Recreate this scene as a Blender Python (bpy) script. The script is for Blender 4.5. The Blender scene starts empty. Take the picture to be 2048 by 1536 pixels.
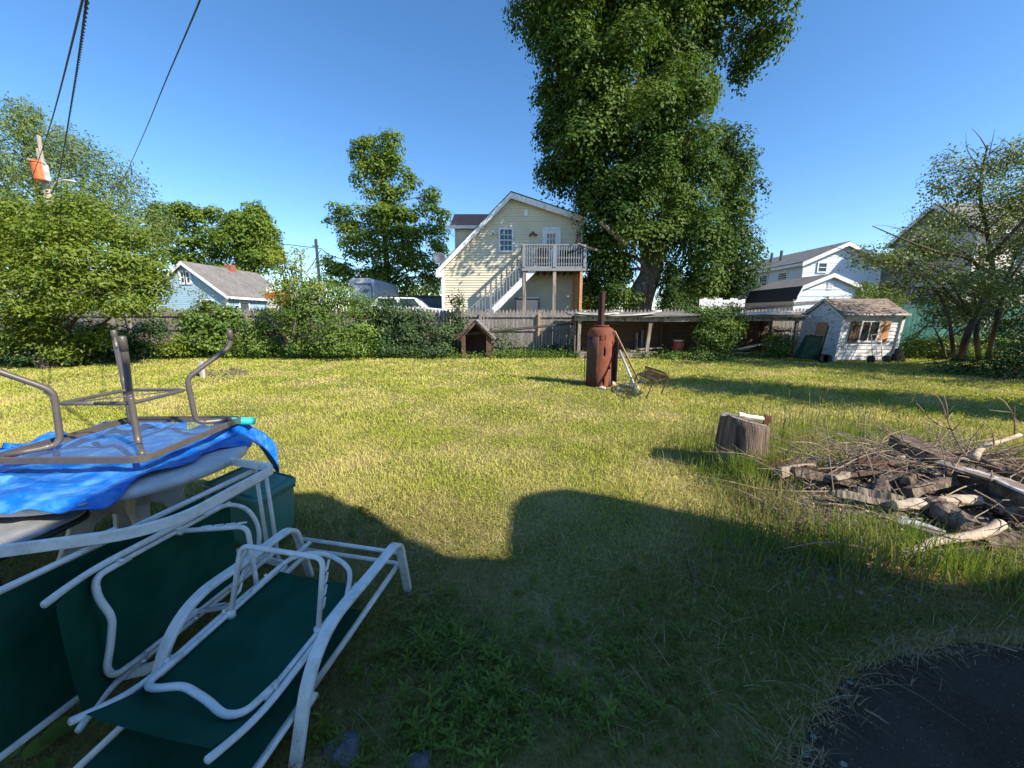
import bpy, math, random
import numpy as np
from mathutils import Vector, Matrix
R = math.radians; LOCAL = set()
random.seed(7); rng = np.random.default_rng(7)
scene = bpy.context.scene
col = scene.collection
# ------------------------------------------------------------------ camera
F, H, PITCH = 770.0, 1.6, R(10.16)
SP, CP = math.sin(PITCH), math.cos(PITCH)
cam = bpy.data.cameras.new('camera'); cam.sensor_width = 36; cam.lens = F/2048*36
cam.clip_start = .05; cam.clip_end = 3000
co = bpy.data.objects.new('camera', cam); col.objects.link(co)
co.location = (0, 0, H); co.rotation_euler = (math.pi/2-PITCH, 0, 0)
scene.camera = co
def ray(u, v):
    a = (u-1024)/F; b = (v-768)/F
    return Vector((a, CP-b*SP, -SP-b*CP))
def W(u, v, Y):
    d = ray(u, v); return Vector((0, 0, H))+d*(Y/d.y)
def PZ(u, v, z=0.0):
    d = ray(u, v); return Vector((0, 0, H))+d*((z-H)/d.z)
# ------------------------------------------------------------------ light
SUN = Vector((.85, -.53, 0)).normalized()*math.cos(R(37)); SUN.z = math.sin(R(37))
sl = bpy.data.lights.new('sun', 'SUN'); sl.energy = 5.0; sl.angle = R(.5); sl.color = (1, .9, .76)
so = bpy.data.objects.new('sun', sl); col.objects.link(so)
so.rotation_euler = (-SUN).to_track_quat('-Z', 'Y').to_euler()
wd = bpy.data.worlds.new('World'); scene.world = wd; wd.use_nodes = True
nt = wd.node_tree; bg = nt.nodes['Background']
sky = nt.nodes.new('ShaderNodeTexSky'); sky.sky_type = 'NISHITA'; sky.sun_disc = False
sky.sun_elevation = R(37); sky.sun_rotation = math.atan2(SUN.x, SUN.y)
sky.air_density = 1.0; sky.dust_density = .25; sky.ozone_density = 4.0; sky.altitude = 300
hs = nt.nodes.new('ShaderNodeHueSaturation'); hs.inputs['Saturation'].default_value = 1.17
nt.links.new(sky.outputs[0], hs.inputs['Color']); nt.links.new(hs.outputs[0], bg.inputs[0]); bg.inputs[1].default_value = .125
scene.view_settings.view_transform = 'Standard'; scene.view_settings.look = 'None'
scene.view_settings.exposure = .92; scene.view_settings.gamma = 1
scene.cycles.max_bounces = 6; scene.cycles.transparent_max_bounces = 8
scene.cycles.diffuse_bounces = 3; scene.cycles.glossy_bounces = 3; scene.cycles.transmission_bounces = 4
# ------------------------------------------------------------------ mesh helpers
def fillet(pts, r, n=5):
    pts = [Vector(p) for p in pts]; out = [pts[0]]
    for i in range(1, len(pts)-1):
        a, b, c = pts[i-1], pts[i], pts[i+1]
        rr = r[i] if isinstance(r, (list, tuple)) else r
        d1 = min(rr, (a-b).length*.49); d2 = min(rr, (c-b).length*.49)
        p, q = b+(a-b).normalized()*d1, b+(c-b).normalized()*d2
        for k in range(n+1):
            t = k/n; out.append(p*(1-t)**2+b*2*t*(1-t)+q*t*t)
    out.append(pts[-1]); return out
def smooth(pts, n=6):
    pts = [Vector(p) for p in pts]; P = [pts[0]*2-pts[1]]+pts+[pts[-1]*2-pts[-2]]; out = []
    for i in range(1, len(P)-2):
        for k in range(n):
            t = k/n; a, b, c, d = P[i-1:i+3]
            out.append(.5*((2*b)+(c-a)*t+(2*a-5*b+4*c-d)*t*t+(3*b-a-3*c+d)*t**3))
    out.append(pts[-1]); return out
class MB:
    def __init__(s): s.V = []; s.F = []
    def add(s, v, f):
        o = len(s.V); s.V += [tuple(x) for x in v]; s.F += [tuple(i+o for i in q) for q in f]; return s
    def box(s, c, d, rot=None):
        c = Vector(c); x, y, z = (k/2 for k in d)
        v = [Vector(p) for p in ((-x,-y,-z),(x,-y,-z),(x,y,-z),(-x,y,-z),(-x,-y,z),(x,-y,z),(x,y,z),(-x,y,z))]
        if rot is not None: v = [rot @ p for p in v]
        return s.add([c+p for p in v], [(0,3,2,1),(4,5,6,7),(0,1,5,4),(1,2,6,5),(2,3,7,6),(3,0,4,7)])
    def beam(s, p, q, w, h, up=(0,0,1)):
        p, q = Vector(p), Vector(q); d = (q-p).normalized(); up = Vector(up)
        if abs(d.dot(up)) > .98: up = Vector((0,1,0))
        x = d.cross(up).normalized()*w/2; z = x.cross(d).normalized()*h/2
        v = [p-x-z, p+x-z, p+x+z, p-x+z, q-x-z, q+x-z, q+x+z, q-x+z]
        return s.add(v, [(0,3,2,1),(4,5,6,7),(0,1,5,4),(1,2,6,5),(2,3,7,6),(3,0,4,7)][::1])
    def sweep(s, pts, prof, up=None, cap=True, scale=None):
        pts = [Vector(p) for p in pts]; n = len(prof); rings = []
        t0 = (pts[1]-pts[0]).normalized()
        ref = Vector(up) if up is not None else (Vector((0,0,1)) if abs(t0.z) < .9 else Vector((1,0,0)))
        x = t0.cross(ref).normalized()
        for i, p in enumerate(pts):
            t = (pts[min(i+1, len(pts)-1)]-pts[max(i-1, 0)]).normalized()
            if up is not None:
                x = t.cross(Vector(up)); x = x.normalized() if x.length > 1e-5 else Vector((1,0,0))
            else:
                x = (x-t*x.dot(t)).normalized()
            y = t.cross(x) ; sc = scale[i] if scale is not None else 1
            rings += [p+x*a*sc+y*b*sc for a, b in prof]
        f = []
        for i in range(len(pts)-1):
            for k in range(n):
                a, b = i*n+k, i*n+(k+1) % n
                f.append((a, b, b+n, a+n))
        if cap: f.append(tuple(range(n))[::-1]); f.append(tuple(range((len(pts)-1)*n, len(pts)*n)))
        return s.add(rings, f)
    def tube(s, pts, r, n=8):
        sc = list(r) if isinstance(r, (list, tuple)) else [r]*len(pts)
        return s.sweep(pts, [(math.cos(2*math.pi*k/n), math.sin(2*math.pi*k/n)) for k in range(n)], scale=sc)
    def flat(s, pts, w, th, wdir):
        # flat bar: width w along wdir, thickness th
        pts = [Vector(p) for p in pts]; wd_ = Vector(wdir).normalized(); rings = []
        for i, p in enumerate(pts):
            t = (pts[min(i+1, len(pts)-1)]-pts[max(i-1, 0)]).normalized(); nn = t.cross(wd_).normalized()
            e = w*.42
            for a, b in ((-w/2,-th*.25),(-e,-th/2),(e,-th/2),(w/2,-th*.25),(w/2,th*.25),(e,th/2),(-e,th/2),(-w/2,th*.25)):
                rings.append(p+wd_*a+nn*b)
        f = []; n = 8
        for i in range(len(pts)-1):
            for k in range(n):
                a, b = i*n+k, i*n+(k+1) % n; f.append((a, b, b+n, a+n))
        f.append(tuple(range(n))[::-1]); f.append(tuple(range((len(pts)-1)*n, len(pts)*n)))
        return s.add(rings, f)
    def lathe(s, prof, c, n=32, cap=True):
        c = Vector(c); v = []; f = []
        for r, z in prof: v += [c+Vector((r*math.cos(2*math.pi*k/n), r*math.sin(2*math.pi*k/n), z)) for k in range(n)]
        for i in range(len(prof)-1):
            for k in range(n):
                a, b = i*n+k, i*n+(k+1) % n; f.append((a, b, b+n, a+n))
        if cap: f.append(tuple(range(n))[::-1]); f.append(tuple(range((len(prof)-1)*n, len(prof)*n)))
        return s.add(v, f)
    def ext(s, poly, vec):
        poly = [Vector(p) for p in poly]; vec = Vector(vec); n = len(poly)
        f = [tuple(range(n)), tuple(range(2*n-1, n-1, -1))]+[(k, k+n, (k+1) % n+n, (k+1) % n) for k in range(n)]
        return s.add(poly+[p+vec for p in poly], f)
    def quad(s, *p): return s.add(p, [tuple(range(len(p)))])
    def siding(s, o, ux, nrm, poly, expo=.12, out=.014):
        # lap boards across a convex polygon of (s, z) in the plane o + ux*s + z
        o, ux, nrm = Vector(o), Vector(ux), Vector(nrm)
        zs = [p[1] for p in poly]; z0, z1 = min(zs), max(zs)
        def span(z):
            xs = []
            for i in range(len(poly)):
                (xa, za), (xb, zb) = poly[i], poly[(i+1) % len(poly)]
                if abs(za-zb) > 1e-6 and min(za, zb)-1e-6 <= z <= max(za, zb)+1e-6: xs.append(xa+(xb-xa)*(z-za)/(zb-za))
            return (min(xs), max(xs)) if xs else None
        z = z0+1e-4
        while z < z1-1e-3:
            zt = min(z+expo, z1-1e-4); a, b = span(z), span(zt)
            if a and b:
                P = lambda x, zz, e: o+ux*x+Vector((0,0,zz))+nrm*e
                a2 = a
                v = [P(a2[0], z, out), P(a2[1], z, out), P(b[1], zt, 0.002), P(b[0], zt, 0.002), P(a2[0], z, 0), P(a2[1], z, 0)]
                s.add(v, [(0,1,2,3), (4,5,1,0)])
            z += expo
        return s
    def build(s, name, mat, parent=None, sm=False, bevel=0, loc=None):
        me = bpy.data.meshes.new(name); me.from_pydata(s.V, [], s.F); me.validate()
        if sm: me.polygons.foreach_set('use_smooth', [True]*len(me.polygons))
        return link(name, me, mat, parent, bevel)
def link(name, me, mat, parent=None, bevel=0):
    if mat is not None: me.materials.append(mat)
    o = bpy.data.objects.new(name, me); col.objects.link(o)
    if parent is not None:
        o.parent = parent
        if parent.parent is None and parent.name not in LOCAL: o.matrix_parent_inverse = Matrix.Translation(-parent.location)
    if bevel:
        b = o.modifiers.new('edge', 'BEVEL'); b.width = bevel; b.segments = 2; b.limit_method = 'ANGLE'; b.angle_limit = R(40)
    return o
def tag(o, label=None, cat=None, group=None, kind=None):
    if label: o['label'] = label
    if cat: o['category'] = cat
    if group: o['group'] = group
    if kind: o['kind'] = kind
    return o
def thing(name, loc, label, cat, group=None):
    o = bpy.data.objects.new(name, None); col.objects.link(o); o.location = loc; o.empty_display_size = .1
    return tag(o, label, cat, group)
def arr_mesh(name, V, T, mat, parent=None):
    me = bpy.data.meshes.new(name); V = np.asarray(V, np.float32).reshape(-1, 3); T = np.asarray(T, np.int32).reshape(-1, 3)
    me.vertices.add(len(V)); me.vertices.foreach_set('co', V.ravel())
    me.loops.add(T.size); me.loops.foreach_set('vertex_index', T.ravel())
    me.polygons.add(len(T)); me.polygons.foreach_set('loop_start', np.arange(0, T.size, 3, dtype=np.int32))
    me.update(calc_edges=True)
    return link(name, me, mat, parent)
# ------------------------------------------------------------------ materials
def lin(h):
    h = h.lstrip('#'); return tuple(((int(h[i:i+2], 16)/255+.055)/1.055)**2.4 if int(h[i:i+2], 16) > 10 else int(h[i:i+2], 16)/255/12.92 for i in (0, 2, 4))
def nd(t, k, **kw):
    n = t.nodes.new('ShaderNode'+k)
    for a, b in kw.items(): setattr(n, a, b)
    return n
def mat(name, c, rough=.6, var=.2, scale=6, stretch=(1,1,1), bump=.0, bscale=None, metal=0, spec=.4, c2=None, c2amt=.5, c2scale=2, c2sharp=.08, coat=0):
    m = bpy.data.materials.new(name); m.use_nodes = True; t = m.node_tree; L = t.links.new
    p = t.nodes['Principled BSDF']; p.inputs['Roughness'].default_value = rough; p.inputs['Metallic'].default_value = metal
    p.inputs['Specular IOR Level'].default_value = spec; p.inputs['Coat Weight'].default_value = coat
    tc = nd(t, 'TexCoord'); mp = nd(t, 'Mapping'); mp.inputs['Scale'].default_value = stretch; L(tc.outputs['Object'], mp.inputs[0])
    no = nd(t, 'TexNoise'); no.inputs['Scale'].default_value = scale; no.inputs['Detail'].default_value = 6; L(mp.outputs[0], no.inputs[0])
    rp = nd(t, 'ValToRGB'); rp.color_ramp.elements[0].position = .3; rp.color_ramp.elements[1].position = .7
    rp.color_ramp.elements[0].color = tuple(k*(1-var) for k in c)+(1,); rp.color_ramp.elements[1].color = tuple(min(1, k*(1+var)) for k in c)+(1,)
    L(no.outputs[0], rp.inputs[0]); out = rp.outputs[0]
    if c2 is not None:
        n2 = nd(t, 'TexNoise'); n2.inputs['Scale'].default_value = c2scale; n2.inputs['Detail'].default_value = 8; n2.inputs['Roughness'].default_value = .65
        L(mp.outputs[0], n2.inputs[0])
        r2 = nd(t, 'ValToRGB'); k = .3+.4*(1-c2amt); r2.color_ramp.elements[0].position = max(0, k-c2sharp); r2.color_ramp.elements[1].position = min(1, k+c2sharp)
        L(n2.outputs[0], r2.inputs[0]); mx = nd(t, 'MixRGB'); L(r2.outputs[0], mx.inputs[0]); L(out, mx.inputs[1]); mx.inputs[2].default_value = tuple(c2)+(1,); out = mx.outputs[0]
    L(out, p.inputs['Base Color'])
    if bump:
        nb = nd(t, 'TexNoise'); nb.inputs['Scale'].default_value = bscale or scale*3; nb.inputs['Detail'].default_value = 8; L(mp.outputs[0], nb.inputs[0])
        b = nd(t, 'Bump'); b.inputs['Strength'].default_value = min(1, bump); b.inputs['Distance'].default_value = .02; L(nb.outputs[0], b.inputs['Height']); L(b.outputs[0], p.inputs['Normal'])
    return m
def leafmat(name, c1, c2, c3=None, tr=.3, nscale=.8, spec=.35, rough=.5, upn=0):
    m = bpy.data.materials.new(name); m.use_nodes = True; t = m.node_tree; L = t.links.new
    p = t.nodes['Principled BSDF']; out = t.nodes['Material Output']; p.inputs['Roughness'].default_value = rough; p.inputs['Specular IOR Level'].default_value = spec
    g = nd(t, 'NewGeometry'); mx = nd(t, 'MixRGB'); L(g.outputs['Random Per Island'], mx.inputs[0]); mx.inputs[1].default_value = c1+(1,); mx.inputs[2].default_value = c2+(1,)
    o = mx.outputs[0]
    if c3:
        n = nd(t, 'TexNoise'); n.inputs['Scale'].default_value = nscale; n.inputs['Detail'].default_value = 5; L(g.outputs['Position'], n.inputs[0])
        r = nd(t, 'ValToRGB'); r.color_ramp.elements[0].position = .42; r.color_ramp.elements[1].position = .62; L(n.outputs[0], r.inputs[0])
        m2 = nd(t, 'MixRGB'); L(r.outputs[0], m2.inputs[0]); L(o, m2.inputs[1]); m2.inputs[2].default_value = c3+(1,); o = m2.outputs[0]
    L(o, p.inputs['Base Color'])
    if upn:                                                            # soft upright blades light like a mat, not like stiff cards
        va = nd(t, 'VectorMath', operation='SCALE'); L(g.outputs['Normal'], va.inputs[0]); va.inputs['Scale'].default_value = 1-upn
        vb = nd(t, 'VectorMath', operation='ADD'); L(va.outputs[0], vb.inputs[0]); vb.inputs[1].default_value = (0, 0, upn); vc = nd(t, 'VectorMath', operation='NORMALIZE'); L(vb.outputs[0], vc.inputs[0]); L(vc.outputs[0], p.inputs['Normal'])
    tl = nd(t, 'BsdfTranslucent'); ms = nd(t, 'MixRGB', blend_type='MULTIPLY'); ms.inputs[0].default_value = 1; L(o, ms.inputs[1]); ms.inputs[2].default_value = (1.5, 1.5, .6, 1)
    L(ms.outputs[0], tl.inputs[0]); s = nd(t, 'MixShader'); s.inputs[0].default_value = tr
    L(p.outputs[0], s.inputs[1]); L(tl.outputs[0], s.inputs[2]); L(s.outputs[0], out.inputs[0]); return m
def glass(name, c=(.03,.05,.07)):
    return mat(name, c, rough=.06, var=.3, scale=.8, spec=.35)
wood = lambda n, c, v=.35, st=(14,14,1.2), **k: mat(n, c, .85, v, 2.5, st, bump=.5, bscale=6, **k)
M = {}
M['white_paint'] = mat('white_paint', (.72,.73,.74), .4, .06, 8, c2=(.42,.41,.38), c2amt=.25, c2scale=9, bump=.08)
M['white_metal'] = mat('white_metal', (.78,.76,.72), .38, .05, 10, c2=(.5,.49,.45), c2amt=.22, c2scale=14, c2sharp=.15, bump=.05, bscale=60)
M['white_plastic'] = mat('white_plastic', (.62,.6,.6), .5, .1, 5, c2=(.36,.34,.33), c2amt=.35, c2scale=10, c2sharp=.2)
M['sling'] = mat('sling', (.003,.062,.034), .75, .18, 2, spec=.12, bump=.2, bscale=900, c2=(.02,.09,.065), c2amt=.2, c2scale=4, c2sharp=.2)
M['bin'] = mat('bin', (.06,.21,.165), .5, .12, 3, c2=(.1,.2,.17), c2amt=.2, c2scale=6, c2sharp=.2)
M['tarp'] = mat('tarp', (.004,.12,.5), .42, .2, 5, bump=.75, bscale=13, c2=(.12,.36,.72), c2amt=.22, c2scale=7, c2sharp=.15)
M['grey_metal'] = mat('grey_metal', (.125,.108,.1), .42, .12, 8, metal=.35, c2=(.1,.09,.085), c2amt=.3, c2scale=20)
M['dark_metal'] = mat('dark_metal', (.02,.021,.025), .45, .2, 8)
M['rust'] = mat('rust', (.21,.06,.028), .8, .3, 3, c2=(.11,.035,.025), c2amt=.4, c2scale=2.5, c2sharp=.18, bump=.3, bscale=25)
M['rust_dark'] = mat('rust_dark', (.07,.03,.024), .8, .35, 6, bump=.3)
M['rust_brown'] = mat('rust_brown', (.12,.075,.045), .75, .3, 9, bump=.2)
M['fence_wood'] = wood('fence_wood', (.27,.245,.225), .4, c2=(.11,.098,.088), c2amt=.35, c2scale=.5, c2sharp=.2)
M['fence_post'] = wood('fence_post', (.36,.25,.17), .3)
M['old_wood'] = wood('old_wood', (.3,.26,.215), .4, c2=(.11,.09,.075), c2amt=.4, c2scale=.8)
M['brown_wood'] = wood('brown_wood', (.115,.065,.042), .45)
M['tan_wood'] = wood('tan_wood', (.42,.3,.19), .25)
M['orange_wood'] = wood('orange_wood', (.5,.27,.13), .25)
M['grey_plank'] = wood('grey_plank', (.42,.4,.37), .3)
M['bark'] = mat('bark', (.2,.165,.13), .9, .4, 4, (6,6,1.2), bump=1, bscale=5, c2=(.33,.28,.22), c2amt=.4, c2scale=1.2)
M['bark_dark'] = mat('bark_dark', (.075,.06,.048), .9, .4, 5, (5,5,1.2), bump=.8, bscale=5)
M['stump_side'] = mat('stump_side', (.19,.135,.105), .92, .5, 3, (22,22,1.6), bump=1, bscale=4, c2=(.03,.024,.02), c2amt=.42, c2scale=.9, c2sharp=.12)
M['stump_top'] = mat('stump_top', (.2,.17,.145), .9, .4, 20, bump=.7)
M['asphalt'] = mat('asphalt', (.05,.037,.026), .95, .3, 60, bump=.6, bscale=160, spec=.12, c2=(.09,.078,.062), c2amt=.25, c2scale=1.5, c2sharp=.2)
M['roof_grey'] = mat('roof_grey', (.19,.185,.18), .9, .3, 5, c2=(.12,.115,.11), c2amt=.4, c2scale=1.2, c2sharp=.2, bump=.4, bscale=20)
M['roof_red'] = mat('roof_red', (.36,.17,.12), .9, .3, 9, (1,1,4), bump=.4)
M['roof_brown'] = mat('roof_brown', (.25,.195,.16), .92, .45, 8, (2,6,6), c2=(.09,.07,.055), c2amt=.4, c2scale=1.5, bump=.5)
M['roof_dark'] = mat('roof_dark', (.035,.034,.034), .9, .3, 9, (1,1,4), bump=.4)
M['yellow_siding'] = mat('yellow_siding', (.62,.565,.43), .6, .06, 1.5)
M['blue_siding'] = mat('blue_siding', (.29,.43,.54), .6, .08, 1.5)
M['pale_blue_siding'] = mat('pale_blue_siding', (.58,.66,.76), .6, .05, 1.5)
M['white_siding'] = mat('white_siding', (.7,.71,.72), .6, .06, 1.5)
M['shabby_siding'] = mat('shabby_siding', (.66,.66,.66), .7, .1, 4, (1,1,2.5), c2=(.15,.14,.125), c2amt=.2, c2scale=3.5, c2sharp=.1)
M['beige_siding'] = mat('beige_siding', (.55,.5,.44), .6, .06, 1.5)
M['teal_siding'] = mat('teal_siding', (.22,.5,.44), .6, .1, 1.5)
M['glass'] = glass('glass'); M['glass_blue'] = glass('glass_blue', (.06,.1,.15))
M['black'] = mat('black', (.012,.012,.014), .5, .2, 6)
M['dark_grey'] = mat('dark_grey', (.09,.1,.12), .5, .1, 2)
M['red'] = mat('red', (.6,.05,.025), .45, .15, 4)
M['orange'] = mat('orange', (.55,.13,.03), .5, .2, 6, c2=(.25,.08,.04), c2amt=.3, c2scale=9)
M['car_white'] = mat('car_white', (.68,.7,.74), .25, .03, 2, coat=.5)
M['camper_white'] = mat('camper_white', (.5,.53,.6), .5, .08, 3, c2=(.25,.25,.28), c2amt=.2, c2scale=5, c2sharp=.15)
M['stone'] = mat('stone', (.13,.13,.145), .85, .35, 9, bump=.7)
M['pale_stone'] = mat('pale_stone', (.4,.37,.33), .9, .3, 9, bump=.7)
M['teal_noodle'] = mat('teal_noodle', (.02,.42,.42), .6, .06, 4)
M['teal_net'] = mat('teal_net', (.02,.115,.10), .8, .3, 3, bump=.4)
M['dark_green'] = mat('dark_green', (.01,.05,.032), .5, .2, 5)
M['cable'] = mat('cable', (.012,.013,.018), .6, .1, 8)
M['pole_wood'] = wood('pole_wood', (.36,.31,.27), .25)
M['pale_metal'] = mat('pale_metal', (.55,.54,.5), .45, .12, 6, metal=.3, c2=(.35,.31,.26), c2amt=.3)
M['driftwood'] = mat('driftwood', (.43,.345,.26), .85, .3, 4, (3,3,3), bump=.6, bscale=12)
M['dark_log'] = mat('dark_log', (.1,.07,.05), .92, .5, 5, (4,4,4), bump=1, bscale=9, c2=(.23,.19,.15), c2amt=.35, c2scale=3)
M['flaky_paint'] = mat('flaky_paint', (.4,.42,.46), .7, .15, 6, c2=(.17,.13,.10), c2amt=.55, c2scale=5, c2sharp=.04)
M['twig'] = mat('twig', (.29,.22,.155), .9, .45, 7)
M['axe_head'] = mat('axe_head', (.16,.075,.05), .6, .3, 20, metal=.4)
M['axe_handle'] = mat('axe_handle', (.75,.72,.62), .5, .08, 20)
M['lichen'] = mat('lichen', (.2,.24,.2), .9, .2, 20)
M['curtain'] = mat('curtain', (.3,.26,.2), .9, .4, 3, (3,3,1))
g_ = lambda r, g, b: (r, g, b)
M['maple_leaf'] = leafmat('maple_leaf', (.027,.064,.014), (.06,.115,.02), (.10,.155,.026), .25, .5, .18, .6)
M['spruce_leaf'] = leafmat('spruce_leaf', (.025,.06,.014), (.055,.10,.02), (.07,.12,.022), .22, .6, .18, .6)
M['mid_leaf'] = leafmat('mid_leaf', (.075,.14,.024), (.14,.215,.032), (.165,.235,.036), .32, .5, .2)
M['pale_leaf'] = leafmat('pale_leaf', (.13,.19,.08), (.2,.26,.1), (.19,.25,.06), .35, .4, .2)
M['lime_leaf'] = leafmat('lime_leaf', (.10,.16,.018), (.19,.245,.03), (.145,.2,.022), .35, .7)
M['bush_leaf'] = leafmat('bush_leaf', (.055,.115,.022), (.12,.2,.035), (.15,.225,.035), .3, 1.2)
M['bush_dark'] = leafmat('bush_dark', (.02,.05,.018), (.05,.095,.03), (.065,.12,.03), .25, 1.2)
M['sparse_leaf'] = leafmat('sparse_leaf', (.085,.125,.04), (.15,.195,.06), (.17,.21,.06), .3, 1.0)
M['yellow_leaf'] = leafmat('yellow_leaf', (.15,.2,.02), (.26,.29,.04), (.2,.25,.03), .35, 1)
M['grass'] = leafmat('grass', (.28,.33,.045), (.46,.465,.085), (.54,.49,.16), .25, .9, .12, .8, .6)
M['shade_toned_grass'] = leafmat('shade_toned_grass', (.115,.135,.018), (.21,.205,.042), (.25,.2,.075), .3, .9, .15, .7, .3)  # lusher growth by the house, with part of its shadow put into the colour
M['weed'] = leafmat('weed', (.10,.155,.024), (.2,.27,.05), (.13,.17,.028), .3, 2, .2)
M['clover'] = leafmat('clover', (.19,.28,.035), (.32,.4,.06), None, .3, 2, .2)
M['tall_grass'] = leafmat('tall_grass', (.10,.17,.03), (.2,.26,.06), (.26,.25,.1), .35, 1.5, .2, .6)
M['straw'] = leafmat('straw', (.3,.23,.12), (.42,.34,.2), None, .2, 2, .2, .8)
M['debris'] = mat('debris', (.11,.085,.062), .95, .5, 12, bump=1, bscale=30, c2=(.24,.2,.16), c2amt=.35, c2scale=10)
M['litter'] = leafmat('litter', (.09,.06,.04), (.36,.3,.24), None, .1, 2, .2, .8)
# ------------------------------------------------------------------ ground
def ground_mat():
    m = bpy.data.materials.new('lawn_soil'); m.use_nodes = True; t = m.node_tree; L = t.links.new; p = t.nodes['Principled BSDF']
    p.inputs['Roughness'].default_value = .95; p.inputs['Specular IOR Level'].default_value = .1
    g = nd(t, 'NewGeometry')
    def noise(s, d=6): 
        n = nd(t, 'TexNoise'); n.inputs['Scale'].default_value = s; n.inputs['Detail'].default_value = d; L(g.outputs['Position'], n.inputs[0]); return n.outputs[0]
    def ramp(x, a, b, ca, cb):
        r = nd(t, 'ValToRGB'); r.color_ramp.elements[0].position = a; r.color_ramp.elements[1].position = b
        r.color_ramp.elements[0].color = ca+(1,); r.color_ramp.elements[1].color = cb+(1,); L(x, r.inputs[0]); return r.outputs[0]
    c = ramp(noise(35), .3, .7, (.09,.095,.025), (.26,.235,.075))
    k = ramp(noise(.9), .42, .68, (0,0,0), (1,1,1)); d = ramp(noise(50), .3, .7, (.2,.165,.07), (.42,.335,.15))
    mx = nd(t, 'MixRGB'); L(k, mx.inputs[0]); L(c, mx.inputs[1]); L(d, mx.inputs[2])
    L(mx.outputs[0], p.inputs['Base Color'])
    b = nd(t, 'Bump'); b.inputs['Strength'].default_value = .8; b.inputs['Distance'].default_value = .03; L(noise(60, 8), b.inputs['Height']); L(b.outputs[0], p.inputs['Normal'])
    return m
M['soil'] = ground_mat()
gb = MB(); gb.quad((-900,-300,0),(900,-300,0),(900,1500,0),(-900,1500,0))
tag(gb.build('ground', M['soil']), kind='structure')
# driveway corner: irregular edge
pix = [(1575,1560),(1590,1500),(1640,1420),(1700,1355),(1780,1318),(1850,1300),(1950,1287),(2060,1290),(2200,1300),(2500,1380)]
edge = [PZ(u, v, .004) for u, v in pix]; edge = smooth(edge, 8)
for i, e in enumerate(edge): e += Vector((random.uniform(-.012,.012), random.uniform(-.012,.012), 0))
edge = edge+[Vector((6, -1, .004)), Vector((edge[0].x-.1, -1, .004))]
db = MB(); db.F.append(tuple(range(len(edge)))); db.V = [tuple(e) for e in edge]
tag(db.build('driveway', M['asphalt']), kind='structure')
DRIVE = [(e.x, e.y) for e in edge]
def inside(poly, x, y):
    r = np.zeros(len(x), bool); n = len(poly)
    for i in range(n):
        (x1, y1), (x2, y2) = poly[i], poly[(i+1) % n]
        c = ((y1 > y) != (y2 > y)) & (x < (x2-x1)*(y-y1)/(y2-y1+1e-12)+x1); r ^= c
    return r
# ------------------------------------------------------------------ the house behind the camera (its roof throws the shade over the near lawn)
HO = 4.5; off = Vector((SUN.x/SUN.z*HO, SUN.y/SUN.z*HO))
shade = [(-2.9,-2.0),(-2.9,2.24),(-2.86,3.24),(-1.76,3.29),(-1.27,2.97),(-.62,2.36),(-.05,2.33),(-.02,3.06),(.06,3.2),(.24,3.31),(.5,3.37),(.9,3.2),(1.5,2.9),(1.85,2.42),(2.13,1.98),(3.3,2.2),(8,1.9),(9,-9),(-2.9,-9)]
plan = [(x+off.x, y+off.y) for x, y in shade]
hr = thing('own_house', (6, -4, 0), 'white sided house beside the yard whose flat roof shades the near lawn', 'house')
b = MB(); b.ext([(x, y, HO-.18) for x, y in plan], (0,0,.18)); b.build('roof', M['roof_grey'], hr)
cx = sum(p[0] for p in plan)/len(plan); cy = sum(p[1] for p in plan)/len(plan)
inner = [(x+(cx-x)*.04, y+(cy-y)*.06-.05) for x, y in plan]
b = MB(); b.ext([(x, y, 0) for x, y in inner], (0,0,HO-.18)); b.build('wall', M['white_siding'], hr)
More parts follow.
